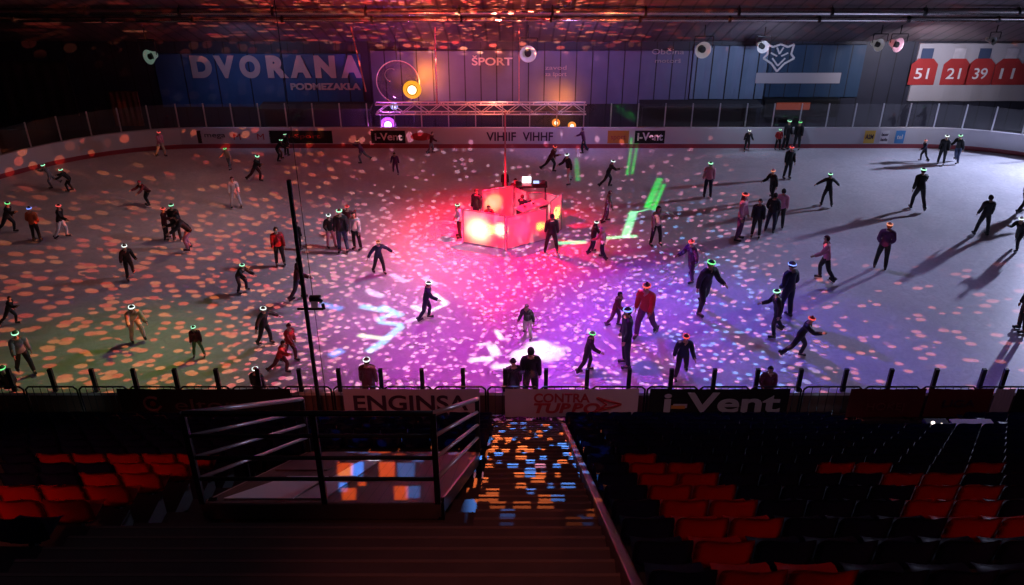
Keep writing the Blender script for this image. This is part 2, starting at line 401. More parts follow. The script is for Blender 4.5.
# low walkway roofs behind the glass
for x0, x1, y0, y1, lb in ((640, 760, 104, 114, 'long dark bench shelter behind the far glass right of the truss'), (262, 372, 106, 116, 'long dark bench shelter behind the far glass left of the truss')):
    Y = 39.6; a = atY(x0, y1, Y); b = atY(x1, y0, Y)
    t = thing('bench_shelter', lb, 'shelter', ((a.x + b.x) / 2, Y, -.16)); w = b.x - a.x
    bm = B(); box(bm, 0, 0, b.z + .16, w, 1.1, .08); bobj('shelter_roof', bm, M['charcoal'], t)
    bm = B(); box(bm, 0, .45, (b.z + .1) / 2, w, .05, b.z + .1); bobj('back_panel', bm, M['dark_wall'], t)
    for sx in (-1, 1):
        bm = B(); box(bm, sx * (w / 2 - .03), 0, (b.z + .12) / 2, .05, .9, b.z + .12); bobj('side_panel', bm, M['glass'], t)
    bm = B(); box(bm, 0, .2, .5, w - .2, .4, .06); box(bm, -w / 3, .2, .25, .06, .3, .5); box(bm, w / 3, .2, .25, .06, .3, .5); bobj('bench', bm, M['brown'], t)

# ------------------------------------------------------------------ truss, ball, lamps over the far boards
YT = 38.62
a = atY(376, 108, YT); b = atY(586, 108, YT); zt = atY(480, 103.5, YT).z; zb = atY(480, 113, YT).z
t = thing('lighting_truss', 'orange-lit lattice truss standing behind the far boards', 'truss', ((a.x + b.x) / 2, YT, -.16))
w = (b.x - a.x); z0 = zb + .16; z1 = zt + .16
tm = mat('truss_alu', (.75, .72, .7), .35, .5)
for zz, yy in ((z0, -.2), (z0, .2), (z1, -.2), (z1, .2)):
    bm = B(); tube(bm, (-w / 2, yy, zz), (w / 2, yy, zz), .035, 8); bobj('chord', bm, tm, t)
n = 16; bm = B()
for i in range(n):
    xa = -w / 2 + w * i / n; xb = xa + w / n
    za, zb_ = (z0, z1) if i % 2 == 0 else (z1, z0)
    for yy in (-.2, .2): tube(bm, (xa, yy, za), (xb, yy, zb_), .02, 6)
    tube(bm, (xa, -.2, z0), (xa, .2, z0), .018, 6); tube(bm, (xa, -.2, z1), (xa, .2, z1), .018, 6)
bobj('lattice', bm, tm, t)
for sx in (-1, 1):
    bm = B(); tube(bm, (sx * (w / 2 - .15), 0, 0), (sx * (w / 2 - .15), 0, z0), .05, 8); box(bm, sx * (w / 2 - .15), 0, .02, .6, .6, .04); bobj('leg', bm, M['dark_steel'], t)
def clamp_lamp(xp, yp, Y, colr, st, label, r=.1, cat='stage light'):
    p = atY(xp, yp, Y); t = thing('stage_light', label, cat, p)
    bm = B(); lathe(bm, [(.02, .22), (r * .8, .2), (r, .12), (r * 1.05, -.02), (r * .95, -.02)], 16, Matrix.Rotation(R(-90), 4, 'X')); bobj('can', bm, M['black'], t, True)
    bm = B(); sphere(bm, (0, -.0, 0), r * .85, 14, (1, .5, 1)); bobj('lens', bm, emis('lens_%d' % xp, tuple(.35 + .65 * c for c in colr), min(st / 12, 4)), t, True)
    bm = B(); lathe(bm, [(r * .7, .0), (r * 1.7, .02), (r * 1.75, .05), (r * .7, .06)], 24, Matrix.Rotation(R(-90), 4, 'X')); bobj('ring_light', bm, emis('ring_%d' % xp, colr, 1.1), t, True)  # glowing ring imitates the glare round the lens, not a lamp part
    bm = B(); tube(bm, (-r - .03, .1, 0), (-r - .03, .1, r + .08), .012, 6); tube(bm, (r + .03, .1, 0), (r + .03, .1, r + .08), .012, 6); tube(bm, (-r - .03, .1, r + .08), (r + .03, .1, r + .08), .012, 6); bobj('yoke', bm, M['dark_steel'], t)
    bm = B(); tube(bm, (0, .14, -p.z - .16), (0, .14, -.05), .025, 8); box(bm, 0, .14, -p.z - .15, .3, .3, .02); bobj('stand', bm, M['black'], t)
    return p
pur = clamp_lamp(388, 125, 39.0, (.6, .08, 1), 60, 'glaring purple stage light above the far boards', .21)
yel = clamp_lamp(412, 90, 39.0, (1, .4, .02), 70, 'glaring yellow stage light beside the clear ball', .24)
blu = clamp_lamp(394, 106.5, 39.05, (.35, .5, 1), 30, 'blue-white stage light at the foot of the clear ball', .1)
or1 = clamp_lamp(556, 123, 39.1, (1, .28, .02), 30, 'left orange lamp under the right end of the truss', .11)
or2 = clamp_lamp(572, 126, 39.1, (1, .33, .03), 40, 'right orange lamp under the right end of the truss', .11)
p = atY(398, 82, 39.95)
t = thing('clear_ball', 'large clear ball with a thin bright rim hanging over the left end of the truss', 'ball', p)
bm = B(); sphere(bm, (0, 0, 0), .98, 40); bobj('shell', bm, glass('ball_shell', .18, (1, .6, .8)), t, True)
bm = B()
for i in range(40):
    a1 = 2 * math.pi * i / 40; a2 = 2 * math.pi * (i + 1) / 40
    tube(bm, (.99 * math.cos(a1), 0, .99 * math.sin(a1)), (.99 * math.cos(a2), 0, .99 * math.sin(a2)), .022, 6)
bobj('rim', bm, mat('ball_rim', (.9, .5, .6), .2, .6, emit=.35, ecol=(1, .3, .45)), t, True)  # rim is no lamp; its glow is emission added so the outline shows
bm = B()
for i in range(10):
    a1 = R(60 + 20 * i); a2 = R(60 + 20 * (i + 1))
    tube(bm, (-.3 + .3 * math.cos(a1), .1, .3 + .3 * math.sin(a1)), (-.3 + .3 * math.cos(a2), .1, .3 + .3 * math.sin(a2)), .02, 6)
bobj('inner_loop', bm, M['alu'], t, True)  # curved reflection inside the ball, modelled as a tube
bm = B(); tube(bm, (0, 0, .98), (0, 0, roofz(39.95) - p.z), .015, 6); bobj('hanging_cable', bm, M['dark_steel'], t)
# strings from the roof, red light put into their colour
for xa, ya, xb, yb, Y, lb in ((352, 40, 366, 92, 38.6, 'red-lit slanting chain hanging left of the clear ball'), (436, 52, 437, 104, 38.7, 'red-lit upright chain hanging right of the clear ball'), (519, 47, 519, 104, 38.7, 'thin upright cable dropping to the middle of the truss')):
    a = atY(xa, ya, Y); b = atY(xb, yb, Y); a.z = max(a.z, roofz(Y) - .0); bm = B()
    n = 26
    for i in range(n):
        p0 = a.lerp(b, i / n); p1 = a.lerp(b, (i + .8) / n); tube(bm, p0, p1, .035 if xa != 519 else .02, 6)
    tube(bm, a, b, .015, 6)
    tag(bobj('hanging_chain', bm, mat('chain_red_%d' % xa, (.6, .25, .25), .3, .5)), lb, 'chain')
# round hall lamps
def bell(xp, yp, Y, rp, label, tilt, pan, cm=(.6, .58, .6)):
    p = atY(xp, yp, Y); s = F / (Y * CC - (p.z - HC) * SS); r = rp / s
    t = thing('hall_lamp', label, 'lamp', p)
    mx = Matrix.Rotation(R(pan), 4, 'Z') @ Matrix.Rotation(R(-tilt), 4, 'X')
    bm = B(); lathe(bm, [(.03, .42), (r * .45, .4), (r * .6, .25), (r, 0), (r * 1.06, -.02), (r * .96, -.01), (r * .55, .22), (.05, .26)], 24, mx); bobj('reflector', bm, mat('bell_%d' % xp, cm, .3, .3, emit=.16), t, True)  # unlit lamp: faint emission stands in for light bounced off the ice
    bm = B(); lathe(bm, [(.001, .02), (r * .42, .03), (r * .45, .24), (.001, .24)], 16, mx); bobj('bulb_housing', bm, M['black'], t)
    bm = B(); top = roofz(Y) - p.z
    for sx in (-1, 1):
        tube(bm, (sx * (r + .05), 0, .1), (sx * (r + .05), 0, top * .55), .02, 6)
    tube(bm, (-r - .05, 0, top * .55), (r + .05, 0, top * .55), .02, 6); tube(bm, (0, 0, top * .55), (0, 0, top), .025, 6)
    bobj('bracket', bm, M['dark_steel'], t)
bell(149, 57, 38.3, 7, 'round hall lamp with greenish reflector hanging at the left under the roof', 88, -25, (.4, .62, .5))
bell(528, 54, 38.3, 8, 'round hall lamp hanging over the middle of the truss', 88, 0)
bell(703, 50, 38.3, 8, 'round hall lamp hanging before the blue grey panel', 88, 10)
bell(763, 47, 38.6, 6, 'small round hall lamp just left of the white crest', 88, 10)
bell(879, 45, 38.3, 6, 'left of the two round lamps hanging left of the jersey banner', 88, 20)
bell(898, 45, 38.3, 7, 'right, pink-lit one of the two round lamps left of the jersey banner', 88, 25, (.75, .4, .5))  # pink light is put into this reflector's colour
bell(994, 41, 38.3, 4, 'small dark round lamp hanging in front of the jersey banner', 88, 25, (.1, .1, .12))

# ------------------------------------------------------------------ stands
SP, K0Y, K0Z, DY, DZ = .515, 4.47, 9.12, .78, .5
def rowY(k): return K0Y + DY * k
def rowF(k): return K0Z - DZ * k - .86
AX0, AX1, AXL = -.42, .98, -4.42      # lower aisle left, aisle right, upper left edge
KMAX = 15
def ax1(k): return AX1 + .016 * max(0, k)
bm = B()
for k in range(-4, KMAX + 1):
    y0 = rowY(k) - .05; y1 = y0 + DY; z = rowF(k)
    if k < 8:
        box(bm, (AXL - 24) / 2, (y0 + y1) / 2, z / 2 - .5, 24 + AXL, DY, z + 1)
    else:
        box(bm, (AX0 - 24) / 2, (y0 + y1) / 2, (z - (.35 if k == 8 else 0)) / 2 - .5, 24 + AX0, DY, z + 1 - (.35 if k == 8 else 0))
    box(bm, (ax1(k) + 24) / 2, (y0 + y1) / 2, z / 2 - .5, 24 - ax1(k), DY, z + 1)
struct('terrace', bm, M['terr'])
bm = B(); bn = B()
for k in range(-4, KMAX + 1):
    y0 = rowY(k) - .05; z = rowF(k); ym = y0 + DY / 2
    secs = [(AX0, ax1(k), 0, True)]
    if k < 3: secs = [(AXL, ax1(k), 0, True)]
    elif k == 3: secs += [(AXL, AX0, -.22, False)]
    elif k < 8: secs += [(AXL, AX0, -.3, False)]
    for xl, xr, dz, half in secs:
        w = xr - xl; cx = (xr + xl) / 2
        if half:
            box(bm, cx, (y0 + ym) / 2, (z + .25) / 2 - .5, w, DY / 2, z + 1.25)
            box(bn, cx, ym - .03, z + .252, w, .03, .012); box(bn, cx, y0 + DY - .03, z + .002, w, .03, .012)
            box(bm, cx, (ym + y0 + DY) / 2, z / 2 - .5, w, DY / 2, z + 1)
        else:
            box(bm, cx, y0 + DY / 2, (z + dz) / 2 - .5, w, DY, z + dz + 1)
stairs = struct('stairs', bm, M['concrete']); nos = bobj('nosing', bn, M['nosing'], stairs)
yb = rowY(KMAX) + .73
bm = B(); box(bm, 0, (yb + YN - .2) / 2, .2, 48, YN - .2 - yb, .6); struct('walkway', bm, M['concrete'])
WZ = .5
# sloping kerb on the right side of the aisle
bm = B()
p0 = Vector((AX1 + .02, rowY(-1), rowF(-1) + .3)); p1 = Vector((AX1 + .02 + .016 * 14, rowY(14), rowF(14) + .3))
d = p1 - p0; q = d.to_track_quat('Y', 'Z').to_matrix()
mk = (p0 + p1) / 2 + Vector((-.075, 0, .12)); box(bm, *mk, .1, d.length, .3, q, .02)
tag(bobj('aisle_kerb', bm, mat('kerb_paint', (.14, .05, .045), .4, noise=.3, scale=4)), 'sloping painted kerb along the right edge of the stairs', 'kerb')

# seats (faces +Y, origin on the tread below the backrest)
def backrest_bm():
    bm = B(); nx, nz = 8, 6; W, Hh = .25, .40
    g = []
    for j in range(nz + 1):
        v = j / nz; z = .44 + Hh * v
        row = []
        for i in range(nx + 1):
            u = -1 + 2 * i / nx
            wid = W * (1 - .10 * max(0, v - .7) / .3)
            x = wid * u
            top = -.045 * (abs(u) ** 4) * (v ** 3)
            y = .07 * u * u - .05 * v + .04 - (.035 * max(0, v - .75) / .25)
            row.append(bm.verts.new((x, y, z + top)))
        g.append(row)
    for j in range(nz):
        for i in range(nx): bm.faces.new((g[j][i], g[j][i + 1], g[j + 1][i + 1], g[j + 1][i]))
    r = bmesh.ops.solidify(bm, geom=list(bm.faces), thickness=.03)
    return bm
def pan_bm():
    bm = B(); n, m_ = 8, 6; g = []
    for j in range(m_ + 1):
        v = j / m_; row = []
        for i in range(n + 1):
            u = -1 + 2 * i / n
            x = .24 * u * (1 - .06 * v); y = .06 + .40 * v
            z = .43 + .03 * u * u - .02 * math.sin(v * math.pi) - .05 * max(0, v - .8) / .2
            row.append(bm.verts.new((x, y, z)))
        g.append(row)
    for j in range(m_):
        for i in range(n): bm.faces.new((g[j][i], g[j][i + 1], g[j + 1][i + 1], g[j + 1][i]))
    bmesh.ops.solidify(bm, geom=list(bm.faces), thickness=.028)
    return bm
seat_mesh = {}
bk, pn = backrest_bm(), pan_bm()
for c in ('red', 'blue'):
    b_ = bk.copy(); p_ = pn.copy()
    seat_mesh[c] = (mesh('backrest', b_, M['seat_' + c], True), mesh('seat_pan', p_, M['seat_' + c], True))
bm = B(); box(bm, 0, .2, .2, .06, .06, .40); box(bm, 0, .2, .01, .2, .16, .02); box(bm, 0, .2, .40, .3, .2, .03)
brk = mesh('bracket', bm, M['dark_steel'])
ORD = ['first', 'second', 'third', 'fourth', 'fifth', 'sixth', 'seventh', 'eighth', 'ninth', 'tenth', 'eleventh', 'twelfth', 'thirteenth', 'fourteenth', 'fifteenth', 'sixteenth', 'seventeenth', 'eighteenth', 'nineteenth', 'twentieth', 'twenty-first', 'twenty-second', 'twenty-third', 'twenty-fourth']
proto = {}
for c in ('red', 'blue'):
    r_ = bpy.data.objects.new('stadium_seat', None); r_.empty_display_size = .1
    proto[c] = (r_, [bpy.data.objects.new('backrest', seat_mesh[c][0]), bpy.data.objects.new('seat_pan', seat_mesh[c][1]), bpy.data.objects.new('bracket', brk)])
def put_seat(c, x, k, label, group):
    r_, ch = proto[c]
    o = r_.copy(); COL.objects.link(o); o.location = (x, rowY(k), rowF(k))
    tag(o, label, 'seat', group)
    for h in ch:
        d_ = h.copy(); d_.parent = o; COL.objects.link(d_)
RED_R = {0: (1, 2), 1: (1,), 2: (1, 2, 6, 7), 3: (1, 2, 6, 7), 4: (1, 2, 7, 8), 5: (1, 2, 7, 8), 6: (1, 2, 6, 7, 10), 7: (1,)}
RED_L = {7: (0, 1, 2, 3, 4), 6: (0, 1, 5), 5: (0, 1), 4: (0, 1, 2), 3: (0, 1)}
def halfw(k):
    Y = rowY(k); Z = rowF(k) + .8
    return 512 / F * (Y * CC - (Z - HC) * SS)
bs = B(); seatcount = 0
for k in range(-1, KMAX + 1):
    hw = halfw(k) + .25
    for side in ('right', 'left'):
        i = 0
        while True:
            if side == 'right': x = ax1(k) + .28 + SP * i
            else: x = (AXL if k < 8 else AX0) - .28 - SP * i
            if abs(x) > hw: break
            if side == 'left' and k < 2: break
            if side == 'left' and k in (8, 9) and x > -3.95 and (k == 8 or x > -3.7):
                i += 1; continue
            if k >= 13 and side == 'right' and 7.4 < x < 10.6:
                i += 1; continue
            c = 'red' if i in (RED_R if side == 'right' else RED_L).get(k, ()) else 'blue'
            if k >= 13:
                # rows past the three hundred: one object
                for src in (bk, pn):
                    vm = {v: bs.verts.new(v.co + Vector((x, rowY(k), rowF(k)))) for v in src.verts}
                    for f in src.faces: bs.faces.new([vm[v] for v in f.verts])
            else:
                col = 'red' if c == 'red' else 'dark blue'
                put_seat(c, x, k, '%s seat, %s from the stairs, %s row above the ice barriers, %s block' % (col, ORD[i], ORD[KMAX - k], side),
                         '%s seats of the stand' % ('red' if c == 'red' else 'dark blue'))
                seatcount += 1
            i += 1
st = bobj('lower_seats', bs, M['seat_blue'], smooth=True); st['kind'] = 'stuff'
tag(st, 'three lowest rows of dark blue seats packed close behind the ice barriers', 'seats')
bk.free(); pn.free()
for r_, ch in proto.values():
    for h in [r_] + ch: bpy.data.objects.remove(h)

# ------------------------------------------------------------------ railed platform on the stairs
FL, FR, BL, BR = Vector((-3.84, 8.13, 6.3)), Vector((-.92, 8.13, 6.3)), Vector((-3.43, 11.5, 4.3)), Vector((-.57, 11.5, 4.3))
t = thing('railed_platform', 'sloping platform with brown boards and four-bar metal railings on the stairs', 'platform', (0, 0, 0))
bm = B()
th = Vector((0, 0, -.12))
vs = [bm.verts.new(p) for p in (FL, FR, BR, BL)] + [bm.verts.new(p + th) for p in (FL, FR, BR, BL)]
for f in ((0, 1, 2, 3), (7, 6, 5, 4), (0, 4, 5, 1), (1, 5, 6, 2), (2, 6, 7, 3), (3, 7, 4, 0)): bm.faces.new([vs[i] for i in f])
bobj('deck', bm, M['deck'], t)
fas = mat('platform_fascia', (.16, .1, .1), .3, .4, noise=.3, scale=2)
for a, b, n in ((FL, FR, 'fascia'), (FR, BR, 'fascia'), (FL, BL, 'fascia')):
    bm = B(); o_ = Vector((0, -.03, 0)) if a is FL and b is FR else (Vector((.03, 0, 0)) if a is FR else Vector((-.03, 0, 0)))
    a2 = a + o_; b2 = b + o_
    vs = [bm.verts.new(p) for p in (a, b, b + Vector((0, 0, -.24)), a + Vector((0, 0, -.24)))] + [bm.verts.new(p) for p in (a2, b2, b2 + Vector((0, 0, -.24)), a2 + Vector((0, 0, -.24)))]
    for f in ((0, 1, 2, 3), (7, 6, 5, 4), (0, 4, 5, 1), (1, 5, 6, 2), (2, 6, 7, 3), (3, 7, 4, 0)): bm.faces.new([vs[i] for i in f])
    bobj(n, bm, fas, t)
Hf, Hb = 1.38, 1.1
mid = FL.lerp(FR, .52)
for p, h in ((FL, Hf), (FR, Hf), (mid, Hf), (BL, Hb), (BR, Hb)):
    bm = B(); box(bm, p.x, p.y, p.z + h / 2, .07, .07, h, bev=.008); bobj('railing_post', bm, M['dark_steel'], t)
for p in (FL, FR, BL, BR):
    zf = 8.57 - .64 * (p.y - 4.02) - .5
    bm = B(); box(bm, p.x * .98, p.y + (.1 if p.y < 9 else -.1), (p.z + zf) / 2 - .05, .1, .1, p.z - zf); bobj('support_leg', bm, M['dark_steel'], t)
for fr in (1, .76, .52, .28):
    for a, b, ha, hb in ((FL, FR, Hf, Hf), (FR, BR, Hf, Hb), (FL, BL, Hf, Hb)):
        bm = B(); tube(bm, a + Vector((0, 0, ha * fr)), b + Vector((0, 0, hb * fr)), .036 if fr == 1 else .026, 10)
        bobj('railing_bar', bm, M['rail'] if b is not FR else M['dark_steel'], t, True)
# sheets lying on the deck
dn = (FR - FL).cross(BL - FL).normalized()
if dn.z < 0: dn = -dn
def on_deck(u, v, h=0): return FL.lerp(FR, u).lerp(BL.lerp(BR, u), v) + dn * h
def sheet(u0, u1, v0, v1, m, name, label, u0b=None):
    bm = B(); u0b = u0 if u0b is None else u0b
    ps = [on_deck(u0, v0, .004), on_deck(u1, v0, .004), on_deck(u1, v1, .004), on_deck(u0b, v1, .004)]
    qs = [p + dn * .014 for p in ps]
    vs = [bm.verts.new(p) for p in ps + qs]
    for f in ((3, 2, 1, 0), (4, 5, 6, 7), (0, 1, 5, 4), (1, 2, 6, 5), (2, 3, 7, 6), (3, 0, 4, 7)): bm.faces.new([vs[i] for i in f])
    tag(bobj(name, bm, m), label, 'sheet')
sheet(.06, .36, .05, .42, mat('pale_sheet', (.8, .72, .82), .3, noise=.08, scale=2), 'pale_sheet', 'pale lavender sheet lying at the left of the railed platform', .16)
sheet(.37, .50, .05, .8, mat('grey_sheet', (.2, .2, .25), .35, noise=.1, scale=2), 'grey_sheet', 'dark grey sheet lying beside the pale one on the platform', .40)
sheet(.03, .30, .55, .95, mat('dim_mat', (.1, .025, .03), .6, noise=.3, scale=3), 'floor_mat', 'dim red mat at the back left of the platform')

# ------------------------------------------------------------------ crowd barriers and banners in front of the near boards
YB = 17.2
joints = [-24, 29, 82, 132, 182, 234, 285, 334, 384, 434, 487, 539, 590, 645, 697, 748, 800, 860, 917, 973, 1030]
def bx(x): return atY(x, 403, YB).x
def barrier_names(i):
    return 'grey crowd barrier, %s from the left in the line before the ice' % ORD[i]
for i, (a, b) in enumerate(zip(joints, joints[1:])):
    xa, xb = bx(a) + .03, bx(b) - .03
    t = thing('crowd_barrier', barrier_names(i), 'barrier', ((xa + xb) / 2, YB, WZ), 0, 'crowd barriers along the ice')
    w = (xb - xa) / 2; H1 = 1.05
    bm = B()
    for s in (-1, 1): tube(bm, (s * w, 0, .02), (s * w, 0, H1 - .08), .022, 8); tube(bm, (s * w, 0, H1 - .08), (s * (w - .08), 0, H1), .022, 8)
    tube(bm, (-w + .08, 0, H1), (w - .08, 0, H1), .022, 8); tube(bm, (-w, 0, .18), (w, 0, .18), .02, 8)
    bobj('frame', bm, M['dark_steel'], t)
    bm = B(); n = 7
    for j in range(1, n): tube(bm, (-w + 2 * w * j / n, 0, .18), (-w + 2 * w * j / n, 0, H1), .008, 6)
    bobj('bars', bm, M['dark_steel'], t)
    for s in (-1, 1):
        bm = B(); box(bm, s * (w - .1), 0, .012, .05, .42, .024); bobj('foot', bm, M['dark_steel'], t)
def banner(x0, x1, m, label, z0=.17, z1=1.03):
    Y = YB - .045; a = atY(x0, 403, Y).x; b = atY(x1, 403, Y).x; n = 18
    bm = B(); g = []
    for i in range(n + 1):
        x = a + (b - a) * i / n; y = Y - .012 * math.sin(i * 2.1) ; sag = .02 * math.sin(math.pi * i / n)
        g.append([bm.verts.new((x, y, WZ + z)) for z in (z0 + .01 * math.sin(i), .5, z1 - sag)])
    for i in range(n):
        for j in range(2): bm.faces.new((g[i][j], g[i + 1][j], g[i + 1][j + 1], g[i][j + 1]))
    o = bobj('banner', bm, m, smooth=True); tag(o, label, 'banner')
    return o, (a + b) / 2, b - a, Y - .035
o, cx, w, Y = banner(120, 292, M['ban_black'], 'black banner with a dim round logo on the barriers at left')
bm = B(); c = atY(153, 405, Y)
for i in range(11):
    a1 = R(50 + 26 * i); a2 = R(50 + 26 * (i + 1)); tube(bm, (c.x + .2 * math.cos(a1), Y, WZ + .6 + .2 * math.sin(a1)), (c.x + .2 * math.cos(a2), Y, WZ + .6 + .2 * math.sin(a2)), .035, 6)
bobj('round_logo', bm, mat('logo_dim', (.16, .07, .07), .6), o)
bm = B(); sphere(bm, (c.x, Y, WZ + .6), .08, 10, (1, .2, 1)); bobj('logo_dot', bm, mat('logo_dim_red', (.1, .01, .01), .6), o)
c = atY(205, 405, Y); lettering('eltor', o, (c.x, Y, WZ + .55), .5, mat('print_dim', (.07, .055, .06), .6), wx=1.5)
o, cx, w, Y = banner(344, 480, M['ban_pale'], 'pale banner with dark ENGINSA lettering behind the railed platform')
lettering('ENGINSA', o, (cx - .05, Y, WZ + .6), .62, M['text_dark'], wx=w * .84, bold=.012)
o, cx, w, Y = banner(505, 638, M['ban_pink'], 'pinkish banner with two red text lines and an arrow at the foot of the stairs')
lettering('CONTRA', o, (cx - .25, Y, WZ + .76), .36, M['text_red'], wx=w * .42, bold=.01); lettering('TURBO', o, (cx - .15, Y, WZ + .45), .4, M['text_red'], wx=w * .5, bold=.015, shear=.2)
bm = B(); xx = cx + w * .28
for a, b in (((-.3, .2), (.3, 0)), ((.3, 0), (-.3, -.2)), ((-.3, .2), (-.05, 0)), ((-.05, 0), (-.3, -.2))): tube(bm, (xx + a[0], Y, WZ + .58 + a[1]), (xx + b[0], Y, WZ + .58 + b[1]), .03, 6)
bobj('arrow_logo', bm, M['text_red'], o)
o, cx, w, Y = banner(649, 788, M['ban_black'], 'black banner with big grey i-Vent lettering')
lettering('i-Vent', o, (cx + .05, Y, WZ + .6), .82, M['text_grey'], wx=w * .84, bold=.02)
bm = B(); c = atY(678, 407, Y); box(bm, c.x, Y, WZ + .5, .34, .01, .1); bobj('logo_patch', bm, M['adorange'], o)
o, cx, w, Y = banner(848, 923, M['ban_red'], 'dark red banner on the barriers, left of the two at right')
lettering('HOKEJ', o, (cx, Y, WZ + .5), .3, mat('print_dim_red', (.2, .04, .04), .6), wx=w * .5)
o, cx, w, Y = banner(926, 990, M['ban_red'], 'dark red banner on the barriers, right of the two at right')
lettering('LIGA', o, (cx, Y, WZ + .6), .3, M['text_dark'], wx=w * .5)
o, cx, w, Y = banner(992, 1011, M['ban_pale'], 'narrow pale banner at the right end of the barriers')
o, cx, w, Y = banner(1013, 1040, M['ban_black'], 'narrow black banner cut by the right edge')
# small things by the barriers
def bottle(x, y, label, em=None):
    p = atZ(x, y, WZ); t = thing('bottle', label, 'bottle', p)
    bm = B(); lathe(bm, [(.001, 0), (.045, 0), (.045, .18), (.02, .24), (.02, .27), (.001, .27)], 12); bobj('body', bm, em or M['bottle_w'], t, True)
    bm = B(); lathe(bm, [(.001, .271), (.024, .271), (.024, .3), (.001, .3)], 10); bobj('cap', bm, M['sky'], t)
bottle(75, 426, 'white bottle glinting at the foot of the third barrier', emis('glint', (.8, 1, .95), 1.2))  # glint put in as emission of the whole bottle body
bottle(66, 424, 'smaller white bottle left of the glinting one', emis('glint2', (.8, .9, .9), .5))  # weaker glint, also emitted by the body itself
p = atZ(829, 424, WZ)
t = thing('marker_light', 'small blue-white marker light at the foot of the barrier right of the i-Vent banner', 'light', p)
bm = B(); box(bm, 0, 0, .06, .14, .12, .12, bev=.01); bobj('case', bm, M['black'], t)
bm = B(); sphere(bm, (0, -.03, .15), .04, 12); bobj('bulb', bm, emis('marker_bulb', (.45, .65, 1), 12), t, True)
p = atZ(935, 431, WZ + .25); p = Vector((p.x, rowY(14) + .3, rowF(14)))
t = thing('control_case', 'small cluttered equipment case with a white glow on the lower seats at right', 'case', (atY(935, 432, rowY(13) + .4).x, rowY(13) + .42, rowF(13)))
bm = B(); box(bm, 0, 0, .2, .5, .3, .4, bev=.02); bobj('case_body', bm, M['charcoal'], t)
bm = B(); sphere(bm, (-.12, -.05, .43), .04, 10); sphere(bm, (.06, -.08, .42), .025, 10); bobj('lamp', bm, emis('case_lamp', (1, .85, .75), 3), t)
bm = B(); box(bm, .78, 0, .36, .9, .3, .05, bev=.01); box(bm, .78, 0, .17, .06, .06, .34); box(bm, .3, 0, .33, .3, .08, .04); bobj('side_table', bm, M['text_grey'], t)
t = thing('speaker_case', 'pale floor case shining behind the leftmost barrier', 'case', (bx(10), YB - .5, WZ))
bm = B(); box(bm, 0, 0, .16, .5, .35, .32, bev=.02); bobj('body', bm, M['bottle_w'], t)
bm = B(); tube(bm, (-.12, 0, .36), (.12, 0, .36), .015, 8); tube(bm, (-.12, 0, .31), (-.12, 0, .36), .015, 8); tube(bm, (.12, 0, .31), (.12, 0, .36), .015, 8); bobj('handle', bm, M['black'], t)

# pole with a camera at the near boards
p = atY(318, 396, YB + .28); top = atY(289, 180, YB + .28)
t = thing('camera_pole', 'tall dark upright pole with a small camera, left of centre at the near boards', 'pole', (p.x, YB + .27, WZ))
bm = B(); tube(bm, (0, 0, 0), (0, 0, top.z - WZ), .05, 10); bobj('pole', bm, M['black'], t)
bm = B(); box(bm, 0, 0, .02, .3, .24, .04); bobj('base_plate', bm, M['dark_steel'], t)
cz = atY(304, 302, YB + .28).z - WZ
c = bpy.data.objects.new('camera_head', None)
bm = B(); box(bm, .24, 0, cz + .1, .26, .14, .12, bev=.02); tube(bm, (.32, -.04, cz + .1), (.4, -.1, cz + .08), .05, 10); cb = bobj('camera_body', bm, M['black'], t)
bm = B(); box(bm, .22, -.08, cz - .02, .14, .05, .16, bev=.01); bobj('white_cover', bm, M['text_white'], t)
bm = B(); tube(bm, (-.2, 0, cz - .18), (.4, 0, cz - .18), .03, 8); tube(bm, (.25, 0, cz - .18), (.28, 0, cz + .05), .02, 8); tube(bm, (.42, 0, cz - .18), (.4, 0, cz - .05), .04, 8); bobj('bracket', bm, M['black'], t)
a = atY(317, 180, YB + .28); b = atY(324, 398, YB + .28)
bm = B(); tube(bm, (b.x + .03, YB + .36, WZ), (b.x + .03, YB + .36, roofz(YB + .36) - .01), .008, 6)
tag(bobj('drop_cable', bm, M['black']), 'thin black cable hanging straight down beside the camera pole', 'cable')

# ------------------------------------------------------------------ DJ booth on the ice
bo = atZ(510, 232)
t = thing('dj_booth', 'ring of glowing red and yellow panels round the DJ counter, centre ice', 'booth', (0, 0, 0))
def gpanel(p, q, h, name='light_panel', m=None):
    """one stretched translucent sheet with a thin rim"""
    a = atZ(*p); b = atZ(*q); bm = B(); d = (b - a).normalized(); nrm = Vector((-d.y, d.x, 0))
    n, k = 8, 6; g = []
    for i in range(n + 1):
        row = []
        for j in range(k + 1):
            u, v = i / n, j / k
            pt = a.lerp(b, u) + nrm * (.05 * math.sin(math.pi * u) * math.sin(math.pi * v))
            row.append(bm.verts.new((pt.x, pt.y, .03 + (h - .03) * v - .03 * (abs(2 * u - 1) ** 6) * (v ** 4))))
        g.append(row)
    for i in range(n):
        for j in range(k): bm.faces.new((g[i][j], g[i + 1][j], g[i + 1][j + 1], g[i][j + 1]))
    pan = bobj(name, bm, m or M['panel'], t, True)
    bm = B()
    for e0, e1 in (((a.x, a.y, .03), (b.x, b.y, .03)), ((a.x, a.y, .03), (a.x, a.y, h - .03)), ((b.x, b.y, .03), (b.x, b.y, h - .03)), ((a.x, a.y, h - .02), (b.x, b.y, h - .02))): tube(bm, e0, e1, .022, 8)
    bobj('panel_rim', bm, M['text_grey'], pan)
    return pan
gpanel((464, 243), (505, 250), 1.35)
gpanel((507, 250), (546, 240), 1.28)
gpanel((483, 222), (513, 217), 1.3)
gpanel((515, 217), (526, 221), 1.2)
gpanel((528, 222), (544, 221), 1.2)
gpanel((546, 222), (557, 226), 1.2)
gpanel((550, 239), (561, 230), 1.5)
a = atZ(521, 244); b = atZ(543, 236)
